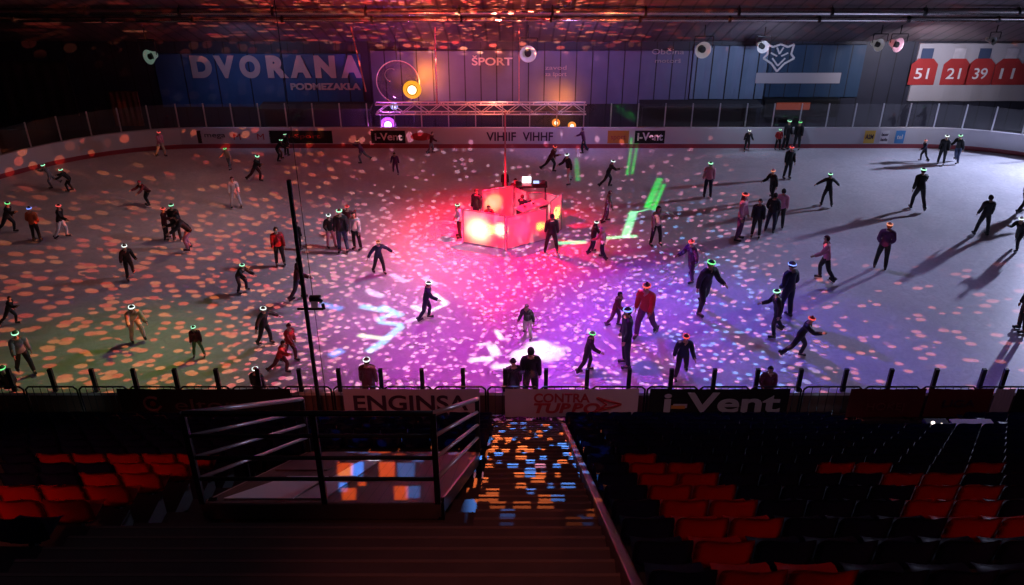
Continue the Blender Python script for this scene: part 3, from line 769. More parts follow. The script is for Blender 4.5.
bm = B(); mx = math.atan2(b.y - a.y, b.x - a.x)
box(bm, (a.x + b.x) / 2, (a.y + b.y) / 2 + .5, 1.14, 1.3, .5, .05, Matrix.Rotation(mx, 3, 'Z'), .01); bobj('counter', bm, M['panel'], t)
for s in (-.55, .55):
    bm = B(); box(bm, (a.x + b.x) / 2 + s * math.cos(mx), (a.y + b.y) / 2 + .5 + s * math.sin(mx), .56, .06, .4, 1.12, Matrix.Rotation(mx, 3, 'Z'))
    bobj('counter_leg', bm, M['black'], t)
# back table with DJ gear
dt = atZ(531, 214)
td = thing('dj_table', 'dark high table behind the back panels carrying the DJ gear', 'table', (dt.x, dt.y, 0))
bm = B(); box(bm, 0, 0, 1.22, 1.2, .55, .05, bev=.01); bobj('tabletop', bm, M['black'], td)
for sx in (-1, 1):
    for sy in (-1, 1):
        bm = B(); tube(bm, (sx * .53, sy * .22, 0), (sx * .53, sy * .22, 1.2), .025, 8); bobj('leg', bm, M['black'], td)
tl = thing('laptop', 'open laptop with a bright white screen on the DJ table', 'laptop', (dt.x - .18, dt.y, 1.246))
bm = B(); box(bm, 0, -.1, .01, .36, .25, .018, bev=.003); bobj('keyboard_base', bm, M['grey'], tl)
bm = B(); box(bm, 0, .05, .15, .36, .015, .26, Matrix.Rotation(R(-15), 3, 'X'), .003); bobj('lid', bm, M['grey'], tl)
bm = B(); box(bm, 0, .038, .15, .33, .008, .23, Matrix.Rotation(R(-15), 3, 'X')); bobj('screen', bm, emis('screen_white', (.85, .95, 1), 4), tl)
tl = thing('mixer', 'dark mixing desk with a bluish lit face right of the laptop', 'mixer', (dt.x + .28, dt.y - .05, 1.246))
bm = B(); box(bm, 0, 0, .05, .5, .4, .1, bev=.01); bobj('case', bm, M['black'], tl)
bm = B(); box(bm, -.1, -.03, .105, .22, .25, .012); bobj('lit_face', bm, emis('mixer_blue', (.4, .55, 1), 1.6), tl)
bm = B()
for i in range(5):
    for j in range(3): tube(bm, (.06 + .04 * i, -.12 + .1 * j, .1), (.06 + .04 * i, -.12 + .1 * j, .125), .012, 8)
bobj('knobs', bm, M['alu'], tl)
# red pole behind the booth
p = atZ(505.5, 214)
t = thing('signal_pole', 'thin tall red-lit pole rising behind the glowing booth', 'pole', (p.x, p.y, 0))
hh = atY(505.5, 112, p.y).z
bm = B(); tube(bm, (0, 0, 0), (0, 0, hh), .04, 10, .03); bobj('shaft', bm, mat('pole_red', (.55, .16, .18), .4), t)
bm = B(); lathe(bm, [(.001, .03), (.2, .03), (.22, 0), (.001, 0)], 16); bobj('base', bm, M['black'], t)
# small gear on the counter/left
cc = (a + b) / 2
for i, (dx, nm, lb) in enumerate(((-.35, 'drink_cup', 'left white paper cup on the booth counter'), (.05, 'drink_cup', 'right white paper cup on the booth counter'))):
    t = thing(nm, lb, 'cup', (cc.x + dx * math.cos(mx), cc.y + .5 + dx * math.sin(mx), 1.166))
    bm = B(); lathe(bm, [(.001, .0), (.032, 0), (.042, .11), (.038, .11), (.03, .01), (.001, .01)], 14); bobj('cup_body', bm, M['text_white'], t, True)
    bm = B(); lathe(bm, [(.0425, .04), (.0435, .085)], 14); bobj('sleeve', bm, M['maroon'], t)

# ------------------------------------------------------------------ people
def fk(ps):
    """joint positions in metres, facing -Y, feet brought to the ice"""
    g = lambda k, d=0: R(ps.get(k, d))
    up = Vector((math.sin(g('roll')), -math.sin(g('lean')), math.cos(g('lean')))).normalized()
    right = Vector((1, 0, 0)); fwd = right.cross(up) * -1
    fwd = up.cross(right)                      # forward of the torso
    if fwd.y > 0: fwd = -fwd
    J = {}
    P = Vector((0, 0, 0)); J['pel'] = P; J['waist'] = P + up * .17; J['chest'] = P + up * .33; J['uch'] = P + up * .45; J['neck'] = P + up * .53
    hp = g('lean') * .35 + g('head'); hu = Vector((math.sin(g('roll')) * .5, -math.sin(hp), math.cos(hp))).normalized(); hf = Vector((0, -math.cos(hp), -math.sin(hp)))
    J['hb'] = J['neck'] + hu * .06; J['hm'] = J['hb'] + hu * .09 + hf * .012; J['ht'] = J['hm'] + hu * .085
    for s, n in ((1, 'L'), (-1, 'R')):
        h = P + right * s * .095 + Vector((0, 0, -.05)); J['hip' + n] = h
        a, b, k = g('hip' + n), g('ab' + n, 4), g('knee' + n, 6)
        d1 = Vector((s * math.sin(b), -math.sin(a) * math.cos(b), -math.cos(a) * math.cos(b))); kn = h + d1 * .43
        a2 = a - k; d2 = Vector((s * math.sin(b) * .7, -math.sin(a2) * math.cos(b), -math.cos(a2) * math.cos(b))).normalized(); an = kn + d2 * .41
        J['thi' + n] = h.lerp(kn, .45); J['kne' + n] = kn; J['cal' + n] = kn.lerp(an, .35); J['ank' + n] = an; J['shd' + n] = d2
        sh = P + up * .455 + right * s * .185; J['sho' + n] = sh
        sa, sb, e = g('arm' + n), g('out' + n, 7), g('elb' + n, 15)
        sa2 = sa + g('lean') * .6
        d1 = Vector((s * math.sin(sb), -math.sin(sa2) * math.cos(sb), -math.cos(sa2) * math.cos(sb))); el = sh + d1 * .285
        f = sa2 + e; ob = sb * .8 - g('in' + n); d2 = Vector((s * math.sin(ob), -math.sin(f) * math.cos(ob), -math.cos(f) * math.cos(ob))); wr = el + d2 * .25
        J['uar' + n] = sh.lerp(el, .45); J['elb' + n] = el; J['far' + n] = el.lerp(wr, .4); J['wri' + n] = wr; J['pal' + n] = wr + d2 * .085; J['hd' + n] = d2
    low = min(J['ankL'].z, J['ankR'].z)
    sh = Vector((0, 0, .165 - low))
    c = (J['ankL'] + J['ankR']) / 2; sh.x = -c.x; sh.y = -c.y
    for k in J:
        if not k.startswith(('shd', 'hd')): J[k] = J[k] + sh
    J['up'], J['hu'], J['hf'] = up, hu, hf
    return J
def skin_mesh(name, verts, edges, radii, root=0, sub=1):
    me = bpy.data.meshes.new(name); me.from_pydata([tuple(v) for v in verts], edges, [])
    o = bpy.data.objects.new('tmp_skin', me); COL.objects.link(o)
    sm_ = o.modifiers.new('s', 'SKIN'); sm_.use_smooth_shade = True
    for i, r in enumerate(radii): me.skin_vertices[0].data[i].radius = r
    for i in range(len(verts)): me.skin_vertices[0].data[i].use_root = False
    for i in (root if isinstance(root, (list, tuple)) else [root]): me.skin_vertices[0].data[i].use_root = True
    sb = o.modifiers.new('b', 'SUBSURF'); sb.levels = sub; sb.render_levels = sub
    bpy.context.view_layer.update()
    out = bpy.data.meshes.new_from_object(o.evaluated_get(bpy.context.evaluated_depsgraph_get()))
    bpy.data.objects.remove(o); bpy.data.meshes.remove(me)
    return out
def build_pose(ps):
    J = fk(ps); V, E_, Rd, idx = [], [], [], {}
    def add(k, r, par=None, pos=None):
        idx[k] = len(V); V.append(J[k] if pos is None else pos); Rd.append(r)
        if par is not None: E_.append((idx[par], idx[k]))
    add('pel', (.135, .105)); add('waist', (.125, .1), 'pel'); add('chest', (.155, .11), 'waist'); add('uch', (.12, .09), 'chest'); add('neck', (.055, .055), 'uch')
    add('hb', (.06, .065), 'neck'); add('hm', (.085, .1), 'hb'); add('ht', (.062, .072), 'hm')
    for n in 'LR':
        add('hip' + n, (.09, .095), 'pel'); add('thi' + n, (.082, .086), 'hip' + n); add('kne' + n, (.058, .06), 'thi' + n); add('cal' + n, (.056, .058), 'kne' + n); add('ank' + n, (.04, .042), 'cal' + n)
        ft = Vector((J['shd' + n].x * .2, -1, 0)); toe = J['ank' + n] + Vector((0, -.13, -.055)); J['toe' + n] = toe
        add('toe' + n, (.038, .03), 'ank' + n)
        add('sho' + n, (.068, .068), 'uch'); add('uar' + n, (.055, .055), 'sho' + n); add('elb' + n, (.044, .044), 'uar' + n); add('far' + n, (.043, .042), 'elb' + n); add('wri' + n, (.029, .025), 'far' + n)
        add('pal' + n, (.038, .018), 'wri' + n)
    # nose and ears, fingers: own short chains rooted inside
    roots = [0]
    def chain(pts, rr):
        b = len(V); roots.append(b)
        for i, (p, r) in enumerate(zip(pts, rr)):
            V.append(p); Rd.append((r, r))
            if i: E_.append((b + i - 1, b + i))
    hu, hf = J['hu'], J['hf']; hm = J['hm']
    chain([hm + hf * .07 - hu * .0, hm + hf * .105 - hu * .025], (.014, .013))
    for s in (1, -1): chain([hm + Vector((s * .075, 0, 0)) + hu * .01, hm + Vector((s * .098, .01, 0)) - hu * .015], (.016, .014))
    for s, n in ((1, 'L'), (-1, 'R')):
        d = J['hd' + n]; side = d.cross(Vector((1, 0, 0)))
        if side.length < .1: side = Vector((0, 1, 0))
        side.normalize(); pl = J['pal' + n]; curl = d.cross(side).normalized() * (-s if True else s)
        inn = Vector((-s, 0, 0)); inn = (inn - d * inn.dot(d)); inn = inn.normalized() if inn.length > .1 else curl
        for j, L in enumerate((.068, .078, .073, .058)):
            o_ = side * (.027 - .018 * j); b0 = pl + o_ - d * .01; b1 = pl + o_ * 1.1 + d * L * .55 + inn * .006; b2 = b1 + d * L * .45 + inn * .022
            chain([b0, b1, b2], (.0095, .009, .008))
        b0 = pl + side * .022 - d * .045; chain([b0, b0 + side * .03 + d * .028 + inn * .012, b0 + side * .036 + d * .058 + inn * .024], (.012, .0105, .009))
    me = skin_mesh('person_body', V, E_, Rd, roots, 1)
    # regions
    segs = []
    def seg(a, b, reg): segs.append((J[a], J[b], reg))
    seg('pel', 'waist', 'hem'); seg('waist', 'chest', 'jac'); seg('chest', 'uch', 'jac')
    seg('neck', 'hb', 'skin'); seg('hb', 'hm', 'skin'); seg('hm', 'ht', 'skin')
    for n in 'LR':
        seg('uch', 'sho' + n, 'jac'); seg('sho' + n, 'elb' + n, 'jac'); seg('elb' + n, 'wri' + n, 'jac'); seg('wri' + n, 'pal' + n, 'skin')
        segs.append((J['pal' + n], J['pal' + n] + J['hd' + n] * .1, 'skin'))
        seg('pel', 'hip' + n, 'hem'); seg('hip' + n, 'kne' + n, 'tro'); seg('kne' + n, 'ank' + n, 'tro'); seg('ank' + n, 'toe' + n, 'foot')
    def region(c):
        best = None
        for a, b, rg in segs:
            ab = b - a; tt = max(0, min(1, (c - a).dot(ab) / max(1e-9, ab.length_squared))); d = (a + ab * tt - c).length
            if best is None or d < best[0]: best = (d, rg)
        return best[1]
    regs = [region(p.center) for p in me.polygons]
    def extract(keep, dist, name, m):
        bm = B(); bm.from_mesh(me); bm.faces.ensure_lookup_table()
        dl = [f for f, r in zip(bm.faces, regs) if r not in keep]
        bmesh.ops.delete(bm, geom=dl, context='FACES')
        bm.normal_update()
        for v in bm.verts: v.co += v.normal * dist
        mm = bpy.data.meshes.new(name); bm.to_mesh(mm); bm.free(); mm.materials.append(m)
        for p in mm.polygons: p.use_smooth = True
        return mm
    out = {'J': J}
    me.materials.clear(); me.materials.append(M['skin']); out['body'] = me
    out['jacket'] = extract(('jac', 'hem'), .036, 'jacket', M['black']); out['trousers'] = extract(('tro', 'hem'), .024, 'trousers', M['black'])
    # head pieces in head space
    q = Matrix((Vector((1, 0, 0)), hf * -1, hu)).transposed()  # columns: x, back, up
    q = Matrix.Translation(hm) @ Matrix(((1, -hf.x, hu.x), (0, -hf.y, hu.y), (0, -hf.z, hu.z))).to_4x4()
    def cap(name, lowf, lowb, grow, m, extra=None):
        bm = B(); g = bmesh.ops.create_uvsphere(bm, u_segments=18, v_segments=12, radius=1)
        dl = [v for v in bm.verts if v.co.z < (lowf if v.co.y < -.25 else lowb)]
        bmesh.ops.delete(bm, geom=dl, context='VERTS')
        for v in bm.verts: v.co = Vector((v.co.x * (.088 + grow), v.co.y * (.103 + grow) + .004, v.co.z * (.115 + grow) + .012))
        if extra: extra(bm)
        bmesh.ops.transform(bm, matrix=q, verts=bm.verts)
        return mesh(name, bm, m, True)
    out['hair'] = cap('hair', .42, -.55, .012, M['brown'])
    def longer(bm):
        pass
    bm = B(); n, m_ = 9, 6; grid = []
    for j in range(m_ + 1):
        row = []
        for i in range(n + 1):
            a = R(-10 + 200 * i / n); rr = 1 + .05 * j
            row.append(bm.verts.new((.1 * rr * math.cos(a), .112 * rr * math.sin(a) + .004, .06 - .05 * j)))
        grid.append(row)
    for j in range(m_):
        for i in range(n): bm.faces.new((grid[j][i], grid[j][i + 1], grid[j + 1][i + 1], grid[j + 1][i]))
    g = bmesh.ops.create_uvsphere(bm, u_segments=16, v_segments=10, radius=1)
    dl = [v for v in g['verts'] if v.co.z < (.42 if v.co.y < -.25 else .2)]; ks = [v for v in g['verts'] if v not in set(dl)]
    for v in ks: v.co = Vector((v.co.x * .1, v.co.y * .115 + .004, v.co.z * .127 + .012))
    bmesh.ops.delete(bm, geom=dl, context='VERTS'); bmesh.ops.transform(bm, matrix=q, verts=bm.verts)
    out['long_hair'] = mesh('hair', bm, M['brown'], True)
    out['beanie'] = cap('beanie', .28, .05, .02, M['black'], lambda b: sphere(b, (0, .01, .155), .03, 10))
    out['helmet'] = cap('helmet', .3, -.1, .03, M['black'])
    bm = B(); seg_ = 20
    for i in range(seg_):
        a1 = 2 * math.pi * i / seg_; a2 = 2 * math.pi * (i + 1) / seg_
        c = lambda a, r, z: Vector((r[0] * math.cos(a), r[1] * math.sin(a) + .004, z))
        r0 = (.110, .126); r1 = (.098, .113)
        quad(bm, c(a1, r0, .048), c(a2, r0, .048), c(a2, r0, .085), c(a1, r0, .085)); quad(bm, c(a1, r1, .085), c(a2, r1, .085), c(a2, r0, .085), c(a1, r0, .085))
    bmesh.ops.transform(bm, matrix=q, verts=bm.verts); out['glow_headband'] = mesh('glow_headband', bm, None)
    bm = B()
    for s in (-1, 1): sphere(bm, (s * .034, -.088, .012), .013, 8)
    sphere(bm, (0, -.088, -.055), .012, 8, (2, .6, .6)); bmesh.ops.transform(bm, matrix=q, verts=bm.verts); out['eyes'] = mesh('face_features', bm, M['eye'], True)
    for n in 'LR':
        an = J['ank' + n]; tilt = max(0, min(1.1, math.asin(max(-1, min(1, J['shd' + n].y))))) if an.z > .19 else 0
        mxx = Matrix.Translation(an) @ Matrix.Rotation(-tilt, 4, 'X')
        bm = B(); tube(bm, (0, .01, .09), (0, .01, -.03), .055, 12, .052); box(bm, 0, -.055, -.055, .085, .27, .08, bev=.025); bmesh.ops.transform(bm, matrix=mxx, verts=bm.verts)
        out['boot' + n] = mesh('ice_skate', bm, M['boot'], True)
        bm = B(); box(bm, 0, -.055, -.145, .008, .28, .035); box(bm, 0, .04, -.11, .04, .05, .05); box(bm, 0, -.13, -.11, .04, .05, .05); bmesh.ops.transform(bm, matrix=mxx, verts=bm.verts)
        out['blade' + n] = mesh('blade', bm, M['blade'])
    out['top'] = max(v.co.z for v in me.vertices)
    zmin = min(v.co.z for n in 'LR' for v in out['blade' + n].vertices)
    out['zmin'] = zmin; out['hx'] = J['ht'].x
    return out
POSES = {
    'stand': dict(abL=5, abR=5, armL=4, armR=-2, lean=2),
    'pockets': dict(abL=8, abR=6, armL=-10, armR=-10, elbL=50, elbR=50, outL=14, outR=14, inL=28, inR=28, lean=4, kneeL=10, hipL=6),
    'glide': dict(hipL=18, kneeL=26, hipR=-12, kneeR=20, abL=8, abR=10, armL=-25, armR=25, elbL=20, elbR=35, outL=12, outR=10, lean=14),
    'glide2': dict(hipR=20, kneeR=28, hipL=-14, kneeL=22, abL=10, abR=8, armL=25, armR=-25, elbL=35, elbR=20, outL=10, outR=12, lean=12),
    'stride': dict(hipL=32, kneeL=45, hipR=-28, kneeR=22, abL=4, abR=14, armL=-35, armR=40, elbL=25, elbR=50, outL=12, outR=8, lean=26),
    'arms': dict(hipL=12, kneeL=18, hipR=-10, kneeR=15, abL=10, abR=10, armL=10, armR=5, elbL=8, elbR=8, outL=55, outR=50, lean=12),
    'bend': dict(hipL=38, kneeL=50, hipR=22, kneeR=40, abL=9, abR=9, armL=25, armR=30, elbL=20, elbR=25, outL=12, outR=14, lean=42, head=-12),
    'apart': dict(abL=14, abR=12, hipL=4, armL=8, armR=2, outL=9, outR=8, lean=3, kneeL=4, kneeR=4),
    'reach': dict(abL=7, abR=7, armL=55, armR=50, elbL=40, elbR=45, outL=12, outR=12, lean=8),
    'point': dict(abL=10, abR=8, hipL=8, kneeL=12, armL=10, armR=10, outL=80, outR=12, elbL=5, lean=5),
    'crouch': dict(hipL=80, kneeL=105, hipR=60, kneeR=95, abL=10, abR=12, armL=40, armR=45, elbL=40, elbR=40, lean=35, head=-15),
}
PB = {k: build_pose(v) for k, v in POSES.items()}
def setm(o, m):
    o.material_slots[0].link = 'OBJECT'; o.material_slots[0].material = m
def person(loc, height, pose, rz, jac, tro, head, hc, band, label):
    b = PB[pose]; s = height / (b['top'] + .02)
    if s > 1.08: s = 1.08
    o = thing('person', label, 'person', loc, R(rz)); o.scale = (s, s, s); o.location.z = loc[2] - b['zmin'] * s + .001
    obj('body', b['body'], o)
    setm(obj('jacket', b['jacket'], o), M[jac]); setm(obj('trousers', b['trousers'], o), M[tro])
    h = obj({'long_hair': 'hair'}.get(head, head), b[head], o); setm(h, M[hc]); obj('face_features', b['eyes'], o)
    if band:
        g = obj('glow_headband', b['glow_headband'], o)
        if len(b['glow_headband'].materials) == 0: b['glow_headband'].materials.append(M['band_w'])
        setm(g, M['band_' + band])
    for n in 'LR':
        k = obj('ice_skate', b['boot' + n], o); obj('blade', b['blade' + n], k)
def P(hx, hy, fx, fy, pose, rz, jac, tro, head, hc, band, label, dy=0):
    g = atZ(fx, fy); top = atY(hx, hy, g.y).z
    person(g, max(1.0, min(1.92, top)), pose, rz, jac, tro, head, hc, band, label)
def PF(hx, hy, Y, pose, rz, jac, tro, head, hc, band, label):
    q = atY(hx, hy, Y); person(Vector((q.x, Y, 0)), max(.9, min(1.9, q.z)), pose, rz, jac, tro, head, hc, band, label)
#PEOPLE
exec_people = True
P(159, 131, 161, 157, 'glide', 60, 'pink', 'beige', 'hair', 'brown', 'r', 'person in pale pink jacket by the left end of the far boards')
P(53, 163, 57, 187, 'stride', -60, 'grey', 'grey', 'beanie', 'green', 'gw', 'grey-clad skater with green glowing headband at upper left, the farther of a pair')
P(70, 171, 71, 192, 'bend', -80, 'charcoal', 'black', 'hair', 'black', 'gw', 'dark crouched skater with green-white headband at upper left, the nearer of a pair')
P(144, 180, 149, 206, 'bend', -40, 'maroon', 'black', 'beanie', 'red', None, 'stooping skater in dark red with a red hat, alone at upper left')
P(227, 147, 231, 169, 'glide', -30, 'beige', 'grey', 'hair', 'blond', 'g', 'pale skater with a yellow-green headband before the white left advert')
P(250, 155, 254, 182, 'stride', 70, 'charcoal', 'maroon', 'hair', 'black', 'gw', 'dark striding skater with wide green-white headband at upper left of centre')
P(233, 177, 237, 208, 'apart', 15, 'white', 'white', 'hair', 'maroon', None, 'skater dressed all in white, standing alone at upper left')
P(1, 203, 7, 234, 'stride', 90, 'black', 'black', 'hair', 'black', 'g', 'black-clad skater with green light cut by the left edge')
P(35, 208, 38, 242, 'pockets', 180, 'orange', 'black', 'beanie', 'navy', 'b', 'skater in rust jacket with a blue glowing headband at left')
P(55, 205, 62, 239, 'glide', 90, 'black', 'white', 'hair', 'black', 'r', 'skater in dark jacket and white trousers with red headband at left')
P(166, 208, 167, 240, 'reach', 90, 'maroon', 'black', 'hair', 'brown', 'r', 'leftmost of three close skaters, dark red jacket and red headband')
P(177, 205, 178, 241, 'stand', 180, 'black', 'charcoal', 'helmet', 'green', 'gw', 'middle of three close skaters, black with green-white headband')
P(185, 214, 190, 251, 'bend', -60, 'black', 'pink', 'hair', 'black', None, 'rightmost of three close skaters, pinkish trousers, stepping')
P(127, 243, 131, 278, 'glide2', 40, 'black', 'black', 'beanie', 'black', 'w', 'black-clad skater with white headband gliding alone at left')
P(240, 263, 243, 293, 'bend', 60, 'charcoal', 'navy', 'hair', 'black', 'gw', 'dark blurred skater with white-green band leaning right, left of the red jacket')
P(1, 299, 9, 326, 'stride', 90, 'black', 'black', 'hair', 'black', None, 'black-clad child striding in at the left edge, above the grey-topped skater')
P(14, 329, 27, 374, 'glide', 40, 'grey', 'black', 'helmet', 'green', 'gw', 'skater in grey top with green glowing helmet near the left barriers')
P(129, 303, 139, 342, 'bend', 35, 'beige', 'beige', 'hair', 'black', 'w', 'bent skater in beige with white headband, lower left')
P(195, 326, 200, 357, 'apart', 10, 'maroon', 'green', 'hair', 'brown', 'gw', 'child in dark red jacket and green trousers, lower left')
P(262, 306, 265, 345, 'arms', 60, 'black', 'black', 'hair', 'black', 'w', 'black-clad skater with arms spread wide, lower left of the pole')
P(278, 227, 281, 266, 'stand', 20, 'red', 'black', 'hair', 'black', None, 'skater in bright red jacket and black trousers left of the pole')
P(297, 223, 299, 250, 'stand', 150, 'black', 'black', 'beanie', 'black', None, 'dark skater half hidden behind the upper part of the pole')
P(293, 258, 297, 301, 'glide', 90, 'maroon', 'navy', 'hair', 'brown', None, 'skater in maroon top and blue trousers right beside the pole')
P(330, 214, 332, 248, 'pockets', 30, 'black', 'pink', 'hair', 'black', 'w', 'pink-trousered skater, leftmost of the standing group right of the pole')
P(341, 209, 344, 253, 'stand', 0, 'charcoal', 'jeans', 'hair', 'brown', 'gw', 'skater in grey-blue jeans at the front of the group right of the pole')
P(352, 212, 358, 250, 'stand', -20, 'white', 'black', 'long_hair', 'black', None, 'skater in white top and black trousers, right side of the group')
P(346, 207, 350, 241, 'reach', 180, 'maroon', 'black', 'beanie', 'red', 'r', 'skater with red headband at the back of the group right of the pole')
P(377, 239, 379, 274, 'arms', 30, 'navy', 'black', 'hair', 'orange', 'o', 'dark skater with orange hair light and arms out, left of the booth glow')
P(289, 323, 289, 362, 'glide', 60, 'red', 'maroon', 'beanie', 'maroon', None, 'red-jacketed skater, farther of two close to the near boards by the pole')
P(276, 340, 278, 374, 'stride', 70, 'red', 'maroon', 'hair', 'brown', None, 'red-jacketed stooping skater, nearer of two by the pole')
PF(254, 369, 18.35, 'stand', 170, 'black', 'black', 'hair', 'blond', 'w', 'person with a white light on the head just behind the black left banner')
PF(366, 360, 18.4, 'stand', 180, 'maroon', 'maroon', 'hair', 'maroon', 'w', 'person in dark red looking onto the ice behind the pale banner')
PF(3, 366, 18.35, 'pockets', 0, 'black', 'black', 'helmet', 'green', 'g', 'dark person with greenish helmet behind the leftmost barrier')
P(422, 282, 424, 321, 'glide', 90, 'navy', 'navy', 'hair', 'black', 'w', 'navy-clad skater with white headband amid the white arrow lights')
P(285, 134, 287, 156, 'stand', 150, 'black', 'black', 'helmet', 'green', 'gw', 'taller of two black skaters with green lights at the black far advert')
P(278, 143, 280, 161, 'bend', 90, 'black', 'charcoal', 'helmet', 'green', 'gw', 'smaller stooping of two black skaters at the black far advert')
P(395, 152, 396, 174, 'glide', 0, 'plum', 'plum', 'hair', 'black', None, 'faint plum-clad skater below the purple stage light')
P(363, 140, 366, 163, 'stride', -90, 'plum', 'grey', 'hair', 'maroon', 'o', 'faint skater with pinkish headband left of the purple stage light')
P(428, 132, 430, 154, 'glide', 90, 'maroon', 'grey', 'hair', 'maroon', None, 'faint dark red skater in front of the oval far advert')
P(461, 204, 460, 238, 'pockets', -70, 'white', 'maroon', 'hair', 'black', 'gw', 'person in white top and long dark red skirt-like trousers at the left of the booth')
P(475, 189, 478, 226, 'stand', -30, 'black', 'black', 'hair', 'brown', None, 'black-clad person standing inside the booth at left')
P(486, 207, 488, 230, 'crouch', 20, 'maroon', 'black', 'hair', 'black', None, 'person bending low inside the booth behind the bright front panel')
P(522, 196, 521, 226, 'reach', 150, 'black', 'black', 'hair', 'maroon', None, 'black-clad person with red-lit face behind the booth counter')
P(519, 178, 515, 209, 'reach', 10, 'maroon', 'black', 'hair', 'black', None, 'DJ in dark red standing left of the white laptop behind the booth')
P(503, 171, 505, 194, 'stand', 0, 'charcoal', 'maroon', 'hair', 'black', 'w', 'small dark skater with white headband right behind the red pole')
P(550, 215, 551, 254, 'apart', 180, 'black', 'black', 'hair', 'black', None, 'black-clad person with back turned at the right of the booth')
P(590, 222, 590, 254, 'glide', 100, 'black', 'navy', 'long_hair', 'black', 'w', 'dark-clad child left of the one in the lilac coat, right of the booth')
P(601, 229, 604, 260, 'glide2', -120, 'pink', 'navy', 'beanie', 'pink', None, 'child in lilac-pink coat and dark trousers right of the booth')
P(606, 191, 604, 223, 'arms', 90, 'grey', 'plum', 'hair', 'maroon', None, 'skater in grey-pink top with arm out behind the booth right corner')
P(655, 206, 655, 246, 'point', 20, 'beige', 'black', 'long_hair', 'black', None, 'skater in pale yellow top beside the green light bars')
P(542, 145, 547, 172, 'stride', 60, 'maroon', 'black', 'hair', 'black', 'r', 'dark red skater with red headband below the VIHHF far advert')
P(565, 153, 570, 184, 'glide', -60, 'black', 'white', 'hair', 'black', 'w', 'skater in black jacket and white trousers beyond the booth')
P(597, 161, 604, 188, 'stride', 90, 'black', 'charcoal', 'hair', 'black', 'w', 'dark skater with white band between the two far green light bars')
P(582, 128, 585, 153, 'glide', -90, 'plum', 'navy', 'hair', 'plum', None, 'purple-clad blurred skater near far boards below the orange lamps')
P(708, 163, 707, 198, 'stand', 180, 'pink', 'navy', 'hair', 'green', 'gw', 'skater in pink top with green-white band, alone right of the green bars')
P(744, 129, 746, 151, 'glide2', 0, 'charcoal', 'black', 'hair', 'black', 'w', 'small dark skater with white band close to the far boards right of i-Vent')
P(789, 146, 786, 179, 'stand', 10, 'black', 'black', 'beanie', 'pink', 'r', 'black-clad skater with pink hat below the dark pair at the far boards')
P(776, 169, 772, 201, 'glide', -60, 'black', 'black', 'beanie', 'pink', 'o', 'black-clad skater with pink headband behind the standing group at right')
P(783, 190, 778, 229, 'stand', 170, 'pink', 'black', 'hair', 'black', None, 'person in pink jacket at the right of the standing group')
P(768, 194, 769, 233, 'pockets', 150, 'black', 'navy', 'hair', 'black', None, 'black-clad person in the middle of the standing group, turned away')
P(742, 193, 737, 241, 'stand', 60, 'pink', 'plum', 'long_hair', 'maroon', 'r', 'pink-topped skater with red hair light at the left of the standing group')
P(753, 199, 755, 238, 'stand', -20, 'black', 'black', 'hair', 'black', None, 'tall black-clad person beside the pink-topped one at the left of the group')
P(775, 130, 777, 150, 'pockets', 0, 'red', 'black', 'hair', 'green', 'gw', 'person in red top with green band against the far boards')
P(785, 120, 784, 150, 'stand', 30, 'black', 'black', 'helmet', 'green', 'gw', 'left of two black-clad people with green lights at the far boards')
P(796, 121, 796, 150, 'stand', -30, 'black', 'charcoal', 'helmet', 'green', 'g', 'right of two black-clad people with green lights at the far boards')
P(828, 175, 826, 207, 'arms', 180, 'black', 'charcoal', 'hair', 'black', 'gw', 'black-clad skater with green-white collar light and arms half out, right of the pink jacket')
P(919, 171, 917, 211, 'glide', 180, 'black', 'charcoal', 'hair', 'black', 'gw', 'black-clad skater with white-green light and long shadow, right of centre')
P(926, 140, 924, 162, 'glide2', -90, 'navy', 'black', 'beanie', 'pink', 'o', 'small blurred dark skater with pink hat, left of the far right pair')
P(944, 135, 940, 165, 'stand', -30, 'black', 'black', 'hair', 'black', 'w', 'left of the dark pair skating near the far right boards')
P(954, 134, 956, 163, 'glide', -60, 'black', 'jeans', 'hair', 'black', 'gw', 'right one of the far right pair, in blue jeans')
P(981, 196, 980, 236, 'apart', 180, 'charcoal', 'black', 'hair', 'black', None, 'dark person standing with legs apart at right, back turned')
P(1020, 176, 1018, 214, 'glide', 90, 'black', 'black', 'hair', 'black', None, 'black-clad skater at the right edge, the upper of two')
P(1020, 215, 1016, 249, 'stride', -60, 'black', 'charcoal', 'beanie', 'white', 'w', 'black-clad skater with white cap at the right edge, the lower of two')
P(1025, 282, 1020, 332, 'stand', -90, 'black', 'black', 'hair', 'black', None, 'black figure cut by the right edge, lowest of those at right')
P(888, 224, 879, 270, 'pockets', 160, 'plum', 'black', 'hair', 'orange', 'o', 'skater in mauve jacket and black trousers standing alone at right')
P(828, 237, 826, 282, 'glide2', -100, 'pink', 'black', 'hair', 'maroon', None, 'skater in coral pink top and black trousers, left of the mauve jacket')
P(688, 239, 692, 281, 'glide', -60, 'plum', 'plum', 'beanie', 'red', 'r', 'plum-clad skater with red hat, farther of a blurred pair right of centre')
P(699, 252, 699, 312, 'glide2', 30, 'charcoal', 'black', 'hair', 'black', 'g', 'dark tall skater with green band, nearer of a blurred pair right of centre')
P(614, 291, 612, 327, 'glide', 60, 'maroon', 'plum', 'hair', 'black', None, 'dark red skater left of the one in the bright red top, lower centre')
P(649, 278, 646, 337, 'glide2', -30, 'red', 'plum', 'beanie', 'maroon', 'r', 'skater in bright red top and dark trousers, lower centre right')
P(630, 308, 626, 367, 'stand', -80, 'navy', 'navy', 'hair', 'black', 'b', 'tall navy-clad skater with blue-white band before the bright red top')
P(580, 332, 583, 373, 'glide', 80, 'charcoal', 'black', 'hair', 'plum', 'g', 'dark skater with green band near the barriers right of the white glow')
